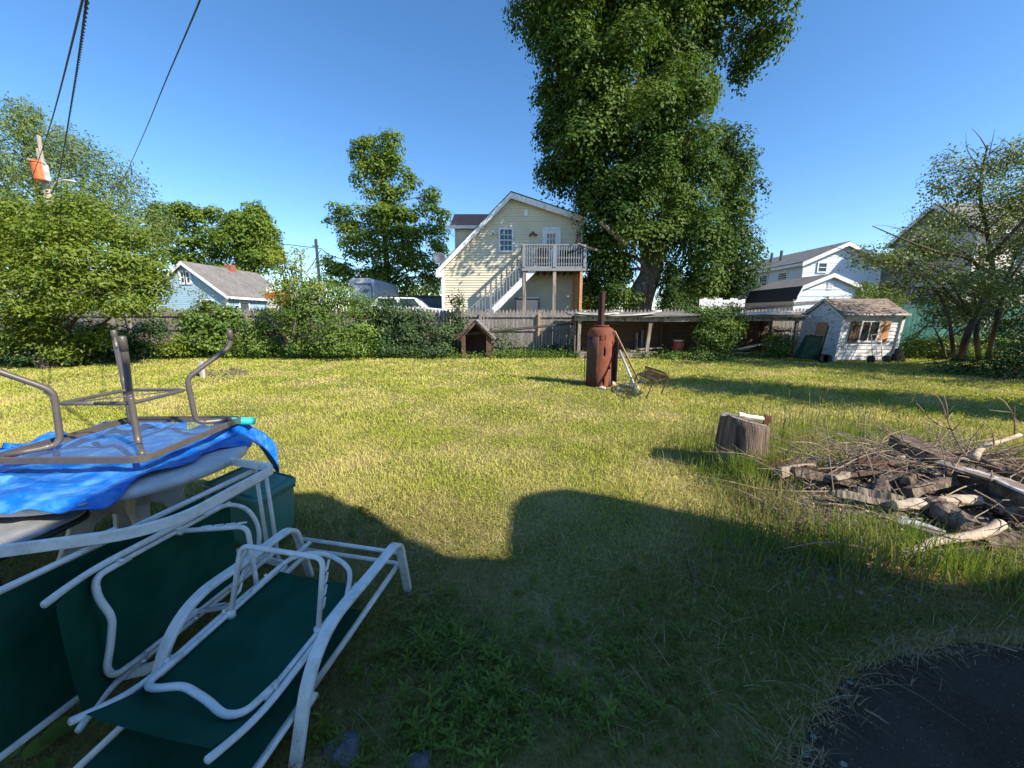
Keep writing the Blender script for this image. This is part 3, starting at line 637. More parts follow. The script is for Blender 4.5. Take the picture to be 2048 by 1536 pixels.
# ------------------------------------------------------------------ dog house
dx, dy = -1.36, 14.5; t = thing('dog_house', (dx, dy, 0), 'brown board dog house with a steep shingled roof by the fence', 'dog house')
wv_, hw, zr, ze = .50, .66, 1.42, .82
b = MB(); D_ = 1.05
for s in (-1, 1): b.box((dx+s*(wv_-.04), dy+.02, ze/2), (.13,.09,ze)); b.box((dx+s*wv_, dy+D_/2+.06, ze/2), (.03,D_-.09,ze))
b.ext([(dx-wv_, dy+D_, 0), (dx+wv_, dy+D_, 0), (dx+wv_, dy+D_, ze), (dx, dy+D_, zr-.08), (dx-wv_, dy+D_, ze)], (0,.03,0)); b.box((dx, dy+D_/2+.05, .06), (wv_*2-.06,D_-.1,.08))
b.build('wall', M['brown_wood'], t)
b = MB()
for s in (-1, 1):
    b.beam((dx+s*.02, dy-.06, zr-.06), (dx+s*(hw+.02), dy-.06, ze-.135), .03, .11, (0,1,0))
    b.beam((dx+s*.02, dy-.03, zr-.16), (dx+s*(hw-.05), dy-.03, ze-.17), .03, .08, (0,1,0))
b.build('gable_trim', M['brown_wood'], t)
b = MB()
for s in (-1, 1):
    nrow = 7
    for r_ in range(nrow):
        f0_, f1_ = r_/nrow, (r_+1.15)/nrow; lift = .035
        A0 = Vector((dx+s*(hw+.06)*f0_, 0, zr+(ze-.12-zr)*f0_)); A1 = Vector((dx+s*(hw+.06)*min(1.02, f1_), 0, zr+(ze-.12-zr)*min(1.02, f1_)))
        n_ = Vector((s*.65, 0, .75)); b.ext([(A0.x, dy-.12, A0.z), (A1.x+n_.x*lift*.6, dy-.12+rs.uniform(-.02,.02), A1.z+n_.z*lift*.6), (A1.x+n_.x*lift, dy-.12, A1.z+n_.z*lift), (A0.x+n_.x*lift*.5, dy-.12, A0.z+n_.z*lift*.5)], (0, D_+.28, 0))
b.build('roof', M['roof_grey'], t)
# ------------------------------------------------------------------ open lean-to
YL, YB = 14.35, 15.75; X0, X1 = W(1152,715,YL).x, W(1594,715,YL).x
t = thing('lean_to', ((X0+X1)/2, YL, 0), 'long low open fronted wooden lean-to with a sagging roof along the fence', 'shelter')
zf = lambda x: 1.55+.03*math.sin(x*1.1)
for u in (1156, 1440, 1584):
    xp = W(u, 715, YL).x; q = MB(); q.beam((xp, YL, 0), (xp+.02, YL, 1.44), .11, .1, (0,1,0)); q.build('post', M['old_wood'], t, bevel=.008)
q = MB(); q.beam(W(1291,718,YL), W(1301,645,YL), .12, .1, (0,1,0)); q.build('post', M['old_wood'], t, bevel=.008)
for u in (1200, 1320, 1430, 1520):
    xp = W(u, 690, YB-.1).x; q = MB(); q.beam((xp, YB-.14, 0), (xp, YB-.14, 1.55), .1, .1, (0,1,0)); q.build('post', M['brown_wood'], t)
q = MB(); xm = X0+(X1-X0)*.33
q.box(((X0-.1+xm)/2, YL-.06, 1.47), (xm-X0+.1,.04,.19), Matrix.Rotation(.012, 3, 'Y')); q.box(((xm+X1)/2, YL-.065, 1.44), (X1-xm+.1,.04,.13), Matrix.Rotation(-.006, 3, 'Y')); q.box(((xm+X1)/2-.3, YL-.05, 1.53), (X1-xm-.3,.04,.07)); q.build('fascia', M['old_wood'], t)
q = MB(); nx = 26
for j, (y, dz) in enumerate(((YL-.22,.0),(YL+.5,.05),(YB,.12))):
    for i in range(nx+1):
        x_ = X0-.25+(X1-X0+.4)*i/nx; q.V.append((x_, y, zf(x_)+dz+.05+rs.uniform(-.012,.012)))
for j in range(2):
    for i in range(nx): a = j*(nx+1)+i; q.F.append((a, a+1, a+nx+2, a+nx+1))
o = q.build('roof', M['roof_grey'], t); o.modifiers.new('thick', 'SOLIDIFY').thickness = .05
q = MB()
for i in range(16):
    x_ = X0+(X1-X0)*i/15; q.beam((x_, YL-.1, zf(x_)-.04), (x_, YB, zf(x_)+.07), .05, .09)
q.build('rafters', M['brown_wood'], t)
q = MB(); z = .1
while z < 1.5: q.box(((X0+W(1530,700,YB).x)/2+.0, YB-.02, z+.07), (W(1530,700,YB).x-X0, .03, .135), Matrix.Rotation(rs.uniform(-.003,.003), 3, 'Y')); z += .145
q.build('back_wall', M['brown_wood'], t)
q = MB(); z = .05
while z < 1.35: q.box((X0-.02, (YL+YB)/2+.1, z+.07), (.03, YB-YL-.25, .13)); z += .145
q.build('side_wall', M['old_wood'], t)
q = MB()
for k in range(5): q.box(((X0+W(1300,715,YL).x)/2+.1, YL+.12+.2*k, .17), (W(1300,715,YL).x-X0, .18, .04))
q.box(((X0+W(1300,715,YL).x)/2, YL+.02, .1), (W(1300,715,YL).x-X0, .05, .12)); q.build('floor_boards', M['old_wood'], t)
# metal sheets lying bent on the roof
for i, (u0, u1, v0, v1, z_) in enumerate(((1150,1235,629,628,.06),(1212,1318,630,628,.08),(1478,1600,630,628,.09))):
    q = MB(); xa, xb = W(u0, v0, YL).x, W(u1, v1, YL).x
    for k in range(13):
        s = k/12; zz_ = zf(xa)+.10+.05*math.sin(s*math.pi*1.0+i)*(-1)+.09*max(0, s-.85)*6*(i == 1)
        q.V += [(xa+(xb-xa)*s, YL-.28+.04*math.sin(s*9), zz_), (xa+(xb-xa)*s, YL+.35, zz_+.05)]
        if k: c_ = 2*k; q.F.append((c_-2, c_, c_+1, c_-1))
    o = q.build('roof_sheet', M['pale_metal'], sm=True); o.modifiers.new('thick', 'SOLIDIFY').thickness = .02
    tag(o, ['flat pale metal sheet on the lean-to roof behind the boiler flue','bent pale metal sheet curling up on the lean-to roof','long pale metal sheet on the lean-to roof near the white playhouse'][i], 'metal sheet', 'metal sheets on the lean-to roof')
# things kept inside
xd, yd = W(1358,700,14.6).x, 14.7
t = thing('drum', (xd, yd, 0), 'small red and rust drum under the lean-to roof', 'drum')
b = MB(); b.lathe([(.0,.12),(.19,.12),(.195,.15),(.19,.36),(.197,.37),(.197,.39),(.19,.4),(.19,.62),(.2,.63),(.2,.66),(.18,.66),(.18,.6),(0,.6)], (xd,yd,0), 24, cap=False); b.build('body', mat('drum_red', (.4,.045,.02), .55, .3, 5, c2=(.3,.16,.08), c2amt=.42, c2scale=4), t, sm=False)
b = MB(); b.lathe([(.202,.63),(.206,.64),(.206,.665),(.196,.668)], (xd,yd,0), 24, cap=False); b.build('rim', M['pale_metal'], t)
for i, (u, v, L1, ang, m_) in enumerate(((1460,700,1.6,.10,'old_wood'),(1500,706,1.8,-.05,'driftwood'),(1535,700,1.4,.2,'brown_wood'),(1520,712,2.0,.02,'old_wood'),(1480,714,1.7,-.12,'brown_wood'),(1550,712,1.2,.15,'old_wood'),(1545,693,.9,-.3,'driftwood'),(1500,693,1.3,.28,'grey_plank'),(1300,697,.9,.1,'old_wood'),(1285,703,1.1,-.1,'driftwood'))):
    q = MB(); c_ = W(u, v, 14.75); c_.z = max(.06, c_.z); d_ = Vector((math.cos(ang), math.sin(ang*2)*.6, math.sin(ang)*.5)).normalized()*L1/2
    q.beam(c_-d_, c_+d_, .13, .045); lab = ['grey board slanting at the foot of the vine','pale board on top of the lumber heap','brown board poking out of the lumber heap','long grey board lowest on the lumber heap','brown board lying nearest the vine foot','short grey board by the last shelter post','short pale board topmost on the lumber heap','light plank propped up from the lumber heap','grey board behind the leaning shelter post','pale board at the leaning shelter post'][i]
    tag(q.build('scrap_board', M[m_], bevel=.004), lab, 'board', 'scrap boards under the lean-to')
for i, (u, h_) in enumerate(((1272,.72),(1283,.8))):
    q = MB(); c_ = W(u, 700, 15.5); q.beam((c_.x, 15.45, .2), (c_.x+.03, 15.6, h_+.2), .09, .03, (0,1,0)); tag(q.build('scrap_board', M['old_wood']), ['shorter upright board against the lean-to back wall','taller upright board against the lean-to back wall'][i], 'board', 'scrap boards under the lean-to')
# ------------------------------------------------------------------ white playhouse
t = thing('playhouse', (12.3, 14.3, 0), 'small peeling white playhouse with brown shutters leaning at the yard corner', 'shed')
XL, XR, YN, YR = 11.35, 13.35, 13.5, 15.25; sh = .16                      # leans sideways by sh at the top
def lean(o, amt):
    for v in o.data.vertices: v.co.x += amt*v.co.z
ze, zr = 1.58, 2.14; ym = (YN+YR)/2; parts = []
b = MB(); b.siding((XL, YN, 0), (1,0,0), (0,-1,0), [(0,.05),(XR-XL,.05),(XR-XL,ze),(0,ze)], .125, .02)
b.siding((XL, YN, 0), (0,1,0), (-1,0,0), [(0,.05),(YR-YN,.05),(YR-YN,ze),((YR-YN)/2,zr),(0,ze)], .125, .02)
b.box(((XL+XR)/2, ym, ze/2), (XR-XL-.03, YR-YN-.03, ze-.02)); b.ext([(XL+.02,YN+.02,ze-.02),(XL+.02,YR-.02,ze-.02),(XL+.02,ym,zr-.05)], (XR-XL-.04,0,0))
wall_ = b.build('wall', M['shabby_siding'], t); parts.append(wall_)
b = MB()
for x_, y_ in ((XL-.02,YN-.02),(XR+.02,YN-.02),(XL-.02,YR+.02)): b.box((x_, y_, ze/2), (.09,.09,ze))
b.box(((XL+XR)/2, YN-.05, ze-.05), (XR-XL+.12,.03,.1)); b.box(((XL+XR)/2, YN-.14, ze+.02), (XR-XL+.3,.025,.09))
for s in (-1, 1): b.beam((XL-.12, ym+s*.02, zr+.0), (XL-.12, ym+s*((YR-YN)/2+.12), ze-.06), .1, .03, (0,0,1))
parts.append(b.build('trim', M['shabby_siding'], t))
b = MB()
for s in (-1, 1):
    for r_ in range(8):
        f0_, f1_ = r_/8, (r_+1.1)/8; hy = (YR-YN)/2+.16
        y0_, y1_ = ym+s*hy*f0_, ym+s*hy*f1_; z0_, z1_ = zr+.03+(ze-.04-zr)*f0_, zr+.03+(ze-.04-zr)*f1_
        b.ext([(XL-.16, y0_, z0_), (XL-.16, y1_, z1_+.0), (XL-.16, y1_, z1_+.03), (XL-.16, y0_, z0_+.018)], (XR-XL+.32,0,0))
parts.append(b.build('roof', M['roof_brown'], t))
wx0, wx1, wz0, wz1 = XL+.66, XL+1.24, .72, 1.36
b = MB()
for x_ in (wx0-.03, wx1+.03): b.box((x_, YN-.035, (wz0+wz1)/2), (.07,.05,wz1-wz0+.1))
for z_ in (wz0-.03, wz1+.03): b.box(((wx0+wx1)/2, YN-.033, z_), (wx1-wx0+.02,.045,.06))
b.box(((wx0+wx1)/2, YN-.032, (wz0+wz1)/2), (.03,.03,wz1-wz0)); wf = b.build('window', M['shabby_siding'], t); parts.append(wf)
b = MB(); b.box(((wx0+wx1)/2, YN-.024, (wz0+wz1)/2), (wx1-wx0,.008,wz1-wz0)); parts.append(b.build('pane', mat('dusty_pane', (.035,.03,.025), .25, .5, 2, spec=.25), wf))
for xa in (wx0-.33, wx1+.10):
    b = MB()
    for k in range(3): b.box((xa+.115*k, YN-.045, 1.03+.0*k), (.1,.03,.72+.03*(k % 2)))
    for z_ in (.8, 1.25): b.box((xa+.115, YN-.068, z_), (.32,.015,.05))
    parts.append(b.build('shutter', M['orange_wood'] if xa > wx1 else M['brown_wood'], t))
b = MB(); b.box((XL-.025, ym-.05, .88), (.03,.52,.9)); parts.append(b.build('boarded_door', M['orange_wood'], t))
b = MB()
for y_ in (ym-.35, ym+.25): b.box((XL-.028, y_, .88), (.035,.06,1.0))
b.box((XL-.03, ym-.05, 1.37), (.035,.68,.06)); parts.append(b.build('door_frame', M['shabby_siding'], t))
for o in parts: lean(o, .085)
# things leaning by the playhouse
bp_ = W(1655,720,12.9)
t = thing('dump_cart', (bp_.x-.3, 13.3, 0), 'dark green dump cart tipped up against the boarded playhouse door', 'cart')
o_ = Vector((W(1622,720,13.2).x, 13.2, 0)); b = MB()
lo = [o_+Vector(q) for q in ((-.42,.0,.12),(.28,-.05,.06),(.30,.35,.06),(-.40,.35,.12))]; hi = [o_+Vector(q) for q in ((-.22,-.12,.92),(.22,-.12,.86),(.22,.12,.88),(-.22,.12,.94))]
b.V = [tuple(q) for q in lo+hi]; b.F = [(0,1,5,4),(1,2,6,5),(2,3,7,6),(3,0,4,7),(0,3,2,1),(4,5,6,7)]; b.build('tub', M['dark_green'], t, bevel=.03)
b = MB(); b.tube([o_+Vector((-.26,-.13,.93)), o_+Vector((.26,-.13,.87))], .022, 8); b.tube([o_+Vector((.2,-.1,.2)), o_+Vector((.36,-.1,1.25))], .02, 8); b.build('handle', M['black'], t, sm=True)
for s in (0, .42):
    q = MB(); q.sweep([o_+Vector((.22+s*.3,-.25-.02,.15)), o_+Vector((.22+s*.3,-.17,.15))], [(.15*math.cos(2*math.pi*k/20), .15*math.sin(2*math.pi*k/20)) for k in range(20)]); q.build('wheel', M['black'], t)
hx, hy = W(1757,728,12.9).x, 12.95
t = thing('hand_truck', (hx, hy, 0), 'white tubular hand truck with black wheels parked under the playhouse window', 'hand truck')
b = MB()
for s in (-.16, .0, .16): b.tube([(hx+s, hy, .05), (hx+s+.03, hy+.25, .95 if s else .8)], .012, 6)
b.tube([(hx-.15, hy+.25, .93), (hx+.2, hy+.25, .95)], .012, 6)
for z in (.25,.5,.72): b.tube([(hx-.16, hy+.07*z*3.5, z), (hx+.18, hy+.07*z*3.5, z)], .011, 6)
b.tube([(hx-.16,hy,.05),(hx-.16,hy-.25,.02),(hx+.16,hy-.25,.02),(hx+.16,hy,.05)], .012, 6); b.build('frame', M['white_metal'], t, sm=True)
for s in (-.27, .25):
    q = MB(); q.sweep([(hx+s, hy+.0, .13), (hx+s+.07, hy+.0, .13)], [(.13*math.cos(2*math.pi*k/20), .13*math.sin(2*math.pi*k/20)) for k in range(20)]); q.build('wheel', M['black'], t)
b = MB(); c_ = W(1800,722,13.3); b.ext([(c_.x-.16,13.3,0),(c_.x+.2,13.3,0),(c_.x+.04,13.3,.42),(c_.x-.1,13.3,.46)], (0,.3,0)); tag(b.build('black_board', M['black'], bevel=.01), 'small black board leaning on the sunny corner of the playhouse', 'board')
# ------------------------------------------------------------------ houses
def window(root, x0, x1, z0, z1, y, nx=2, nz_=2, frame='white_paint', pane='glass', fw=.08, axis='x', parent_label=None, proud=.05):
    P = (lambda s, z, o: (s, y-o, z)) if axis == 'x' else (lambda s, z, o: (y-o, s, z))
    D = (lambda ds, do, dz: (ds, do, dz)) if axis == 'x' else (lambda ds, do, dz: (do, ds, dz))
    b = MB(); xm, zm = (x0+x1)/2, (z0+z1)/2
    for s in (x0-fw/2, x1+fw/2): b.box(P(s, zm, proud/2), D(fw, proud, z1-z0))
    for z in (z0-fw/2, z1+fw/2): b.box(P(xm, z, proud/2+.001), D(x1-x0+2*fw, proud+.002, fw))
    b.box(P(xm, zm, proud*.4), D(x1-x0, proud*.7, fw*.5))
    f = b.build('window', M[frame], root)
    if nx > 1 or nz_ > 1:
        q = MB()
        for i in range(1, nx): q.box(P(x0+(x1-x0)*i/nx, zm, proud*.35), D(.022, proud*.5, z1-z0))
        for i in range(1, nz_):
            if i*2 != nz_: q.box(P(xm, z0+(z1-z0)*i/nz_, proud*.34), D(x1-x0, proud*.45, .022))
        q.build('muntins', M[frame], f)
    q = MB(); q.box(P(xm, zm, .004), D(x1-x0, .022, z1-z0)); q.build('pane', M[pane], f); return f
# --- yellow house
Y0 = 19.5; eL, rg_, eR = W(885,535,Y0), W(1022,393,Y0), W(1164,440,Y0)
t = thing('yellow_house', (rg_.x, Y0, 0), 'pale yellow sided house with a steep gable, balcony and outside stairs behind the fence', 'house')
YE = 28.5
b = MB(); b.siding((0,Y0,0), (1,0,0), (0,-1,0), [(eL.x,.1),(eR.x,.1),(eR.x,eR.z),(rg_.x,rg_.z),(eL.x,eL.z)], .118, .03)
b.ext([(eL.x,Y0+.01,0),(eR.x,Y0+.01,0),(eR.x,Y0+.01,eR.z-.02),(rg_.x,Y0+.01,rg_.z-.02),(eL.x,Y0+.01,eL.z-.02)], (0,YE-Y0,0)); b.build('wall', M['yellow_siding'], t)
b = MB(); sl_ = (rg_-eL).normalized(); sr_ = (eR-rg_).normalized()
PL, PR = eL-sl_*.35, eR+sr_*.2; th_ = Vector((0,0,.14))
yo = Y0-.30
pk = Vector((rg_.x, yo, rg_.z+.02))
for p_ in (PL, PR): b.ext([Vector((p_.x,yo,p_.z+.02)), pk, pk+th_, Vector((p_.x,yo,p_.z+.02))+th_], (0,YE-yo+.3,0))
roof_ = b.build('roof', M['roof_dark'], t)
b = MB()
for p_ in (PL, PR):
    a_ = Vector((p_.x, yo-.02, p_.z)); c_ = Vector((rg_.x, yo-.02, rg_.z)); b.ext([a_-Vector((0,0,.16)), c_-Vector((0,0,.16)), c_+Vector((0,0,.10)), a_+Vector((0,0,.10))], (0,.03,0))
    b.ext([Vector((p_.x,yo+.015,p_.z-.03)), Vector((rg_.x,yo+.015,rg_.z-.03)), Vector((rg_.x,yo+.015,rg_.z-.0)), Vector((p_.x,yo+.015,p_.z-.0))], (0,.28,0))
b.box((PL.x+.12, yo+.1, PL.z-.12), (.3,.3,.24)); b.build('rake_trim', M['white_paint'], t)
b = MB(); b.box((eL.x-.01, Y0-.02, eL.z/2), (.13,.06,eL.z-.1)); b.box((eR.x+.01, Y0-.02, eR.z/2), (.13,.06,eR.z-.1)); b.build('corner_trim', M['white_paint'], t)
# dormer
d0, d1, d2 = W(911,455,21.6), W(911,500,21.6), W(985,455,21.6)
q = MB(); q.siding((0,21.6,0),(1,0,0),(0,-1,0),[(d0.x,d1.z-1.2),(d2.x+.8,d1.z-1.2),(d2.x+.8,d0.z),(d0.x,d0.z)],.118,.02); q.box(((d0.x+d2.x+.8)/2, 23.1, d0.z-1.3), (d2.x+.8-d0.x,2.98,2.58)); q.box((d0.x-.0,21.58,d0.z-1),(.1,.06,2.0)); dm = q.build('dormer', M['yellow_siding'], t)
rz = W(915,430,22.8).z; q = MB()
for s, ya in ((-1, 21.35), (1, 24.8)): q.ext([(d0.x-.25, ya, d0.z-.02), (d0.x-.25, 23.1, rz), (d0.x-.25, 23.1, rz+.12), (d0.x-.25, ya, d0.z+.1)], (d2.x-d0.x+1.6,0,0))
q.build('dormer_roof', M['roof_red'], dm); q = MB(); q.box((d0.x+.5, 21.34, d0.z-.03), (2.0,.04,.16)); q.build('dormer_fascia', M['white_paint'], dm)
# window, door, lights, vent
a_, c_ = W(998,457,Y0), W(1026,505,Y0); window(t, a_.x+.06, c_.x-.06, c_.z+.08, a_.z-.06, Y0-.02, 3, 4, pane='glass_blue', proud=.07)
a_, c_ = W(1090,460,Y0), W(1115,531,Y0)
q = MB(); zt_, zb_ = a_.z, c_.z-.15
q.box((a_.x-.06, Y0-.045, (zt_+zb_)/2), (.12,.07,zt_-zb_)); q.box((c_.x+.06, Y0-.045, (zt_+zb_)/2), (.12,.07,zt_-zb_)); q.box(((a_.x+c_.x)/2, Y0-.046, zt_+.06), (c_.x-a_.x+.24,.072,.12)); q.build('door_frame', M['white_paint'], t)
q = MB(); q.box(((a_.x+c_.x)/2, Y0-.03, (zt_+zb_)/2), (c_.x-a_.x,.03,zt_-zb_)); dr = q.build('door', M['white_paint'], t)
q = MB(); q.box(((a_.x+c_.x)/2-.02, Y0-.05, zt_-.55), (.42,.012,.78)); gl_ = q.build('door_glass', M['curtain'], dr)
q = MB()
for k in range(4): q.box(((a_.x+c_.x)/2-.02-.21+.14*k, Y0-.058, zt_-.55), (.03,.012,.8))
for k in range(4): q.box(((a_.x+c_.x)/2-.02, Y0-.0585, zt_-.94+.26*k), (.45,.013,.03))
q.build('muntins', M['white_paint'], dr)
for u, v in ((1066,468),(986,466)):
    p_ = W(u, v, Y0-.08); q = MB(); q.box(p_+Vector((0,.04,.06)), (.12,.06,.12))
    for s in (-1, 1): q.sweep([p_+Vector((s*.03,0,.04)), p_+Vector((s*.14,-.12,-.08))], [(.06*math.cos(k), .06*math.sin(k)) for k in np.linspace(0, 5.6, 9)], scale=[.5, 1.1])
    q.build('flood_light', M['rust_brown'] if u > 1000 else M['white_paint'], t)
p_ = W(1052,426,Y0-.04); q = MB(); q.box(p_, (.2,.07,.28)); q.build('gable_vent', M['white_paint'], t)
# balcony
YFR = 17.9; bl, br = W(1045,535,YFR), W(1171,537,YFR); zf_ = bl.z; zt_ = W(1045,490,YFR).z
q = MB(); q.box(((bl.x+br.x)/2, (YFR+Y0)/2, zf_), (br.x-bl.x, Y0-YFR-.06, .06)); q.box(((bl.x+br.x)/2, YFR-.02, zf_-.05), (br.x-bl.x+.06,.05,.2))
q.box((bl.x-.02, (YFR+Y0)/2, zf_-.06), (.05,Y0-YFR-.08,.2)); q.box((br.x+.02, (YFR+Y0)/2, zf_-.06), (.05,Y0-YFR-.08,.2)); mat('grey_paint', (.21,.225,.24), .5, .1, 8); bal = q.build('balcony', bpy.data.materials['grey_paint'], t)
q = MB(); 
for k in range(9): x_ = bl.x+(br.x-bl.x)*(k+.5)/9; q.box((x_, (YFR+Y0)/2, zf_-.12), (.05,Y0-YFR-.1,.17))
q.build('joists', M['brown_wood'], bal)
q = MB()
q.box(((bl.x+br.x)/2, YFR, zt_), (br.x-bl.x+.12,.12,.05)); q.box(((bl.x+br.x)/2, YFR, zf_+.42), (br.x-bl.x,.04,.07)); q.box(((bl.x+br.x)/2, YFR+.002, zf_+.16), (br.x-bl.x,.04,.06)); q.box(((bl.x+br.x)/2, YFR, zt_-.09), (br.x-bl.x,.04,.08))
for s in (bl.x, br.x):
    q.box((s, (YFR+Y0)/2, zt_+.001), (.1,Y0-YFR-.1,.05)); q.box((s, (YFR+Y0)/2, zf_+.17), (.04,Y0-YFR-.1,.06)); q.box((s, (YFR+Y0)/2, zt_-.09), (.04,Y0-YFR-.1,.08))
nb = 24
for k in range(nb): x_ = bl.x+.2+(br.x-bl.x-.3)*k/(nb-1); q.box((x_, YFR-.035, (zf_+zt_)/2), (.034,.03,zt_-zf_))
for k in range(9):
    for s in (bl.x, br.x): q.box((s, YFR+.15+(Y0-YFR-.3)*k/8, (zf_+zt_)/2), (.03,.034,zt_-zf_-.06))
for x_ in (bl.x+.06, W(1109,500,YFR).x, br.x-.05): q.box((x_, YFR-.01, (zf_+zt_)/2), (.13,.13,zt_-zf_-.02))
q.build('railing', bpy.data.materials['grey_paint'], bal)
for u in (1049, 1109): 
    x_ = W(u, 560, YFR).x; q = MB(); q.box((x_, YFR+.06, (zf_-.15)/2), (.15,.13,zf_-.15)); q.build('post', M['old_wood'], bal)
for u, w, dy_ in ((1148,.13,1.2),(1155,.14,.75),(1162,.12,.05)):
    x_ = W(u, 560, YFR+dy_).x; q = MB(); q.box((x_, YFR+dy_, (zf_-.15)/2), (w,.14,zf_-.15)); q.build('post', M['orange_wood'], bal)
q = MB(); 
for k in range(7): q.box((br.x-.14, YFR+.1+.18*k, (zf_-.15)/2+.0), (.03,.15,zf_-.2))
q.build('board_screen', M['orange_wood'], bal)
# stairs come down along the wall to the lower left
top, bot = Vector((bl.x+.9, YFR+.5, zf_+.05)), Vector((W(1010,620,YFR+.5).x-.35, YFR+.5, W(1010,620,YFR).z-1.0))
q = MB(); q.beam(W(1050,552,YFR+.05)+Vector((.55,0,.42)), W(985,620,YFR+.05)+Vector((-.9,0,-.95)), .05, .26, (0,0,1)); q.beam(W(1050,552,YFR+.95)+Vector((.55,0,.42)), W(985,620,YFR+.95)+Vector((-.9,0,-.95)), .05, .26)
sA, sB = W(1050,552,YFR+.5)+Vector((.55,0,.42)), W(985,620,YFR+.5)+Vector((-.9,0,-.95))
for k in range(15): p_ = sA.lerp(sB, (k+.5)/15)+Vector((0,0,.1)); q.box(p_, (.26,.88,.04)); 
st = q.build('stairs', M['white_paint'], t)
q = MB(); up_ = Vector((0,0,.95)); A_, B_2 = W(1046,538,YFR+.05)+Vector((0,0,.25)), W(930,625,YFR+.05)+Vector((0,0,.0))
q.beam(A_, B_2, .09, .05); q.beam(A_-Vector((0,0,.72)), B_2-Vector((0,0,.72)), .04, .06)
for k in range(19): p_ = A_.lerp(B_2, (k+.3)/19); q.box(p_-Vector((0,0,.37)), (.035,.035,.72))
q.box(A_.lerp(B_2, .55)-Vector((0,0,.6)), (.11,.11,1.3)); q.build('handrail', bpy.data.materials['grey_paint'], st)
q = MB(); c_ = W(879,518,Y0-.35); q.lathe([(0,0),(.15,.012),(.25,.05),(.3,.1),(.29,.105),(.2,.055),(0,.02)], (0,0,0), 24, cap=False); mr = Matrix.Rotation(R(65), 3, 'X') @ Matrix.Rotation(R(0), 3, 'Y'); q.V = [tuple(c_+mr @ Vector(v)) for v in q.V]; q.beam(c_, (eL.x-.02, Y0-.3, eL.z+.05), .04, .04); q.build('satellite_dish', M['dark_grey'], t, sm=True)
# things on and under the balcony
gx = W(1086,520,18.6); t2 = thing('grill', (gx.x, 18.7, zf_+.03), 'black covered grill standing on the yellow house balcony', 'grill')
q = MB(); q.box((gx.x, 18.7, zf_+.45), (.5,.4,.6)); q.ext([(gx.x-.3,18.48,zf_+.75),(gx.x+.3,18.48,zf_+.75),(gx.x+.2,18.48,zf_+1.0),(gx.x-.2,18.48,zf_+1.0)], (0,.44,0)); q.build('hood', M['black'], t2, bevel=.03)
q = MB()
for s in (-.2, .2): q.box((gx.x+s, 18.7, zf_+.1), (.06,.36,.14))
q.build('stand', M['black'], t2)
for i, (u, m_) in enumerate(((1128,'dark_green'),(1139,'lime_leaf'),(1153,'dark_grey'))):
    p_ = W(u, 530, 18.6); t2 = thing('balcony_chair', (p_.x, 18.7, zf_+.03), ['dark green folding chair on the yellow house balcony','light green plastic chair on the yellow house balcony','dark grey chair at the sunny end of the balcony'][i], 'chair', 'chairs on the balcony')
    q = MB(); q.box((p_.x, 18.7, zf_+.42), (.45,.42,.04)); q.build('seat', M[m_], t2)
    q = MB(); q.box((p_.x, 18.9, zf_+.68), (.45,.04,.42)); q.build('backrest', M[m_], t2)
    for sx in (-.19, .19):
        for sy in (-.17, .17): q = MB(); q.box((p_.x+sx, 18.7+sy, zf_+.22), (.04,.04,.38)); q.build('leg', M[m_], t2)
p_ = W(1055,604,18.4); q = MB(); q.ext([(p_.x-.5,18.3,0),(p_.x+.5,18.3,0),(p_.x+.56,18.3,p_.z+.15),(p_.x-.56,18.3,p_.z+.15)], (0,.7,0)); q.box((p_.x, 18.65, p_.z+.17), (1.2,.8,.06)); tag(q.build('deck_box', M['dark_grey'], bevel=.02), 'dark box below the yellow house balcony just above the fence tops', 'box')
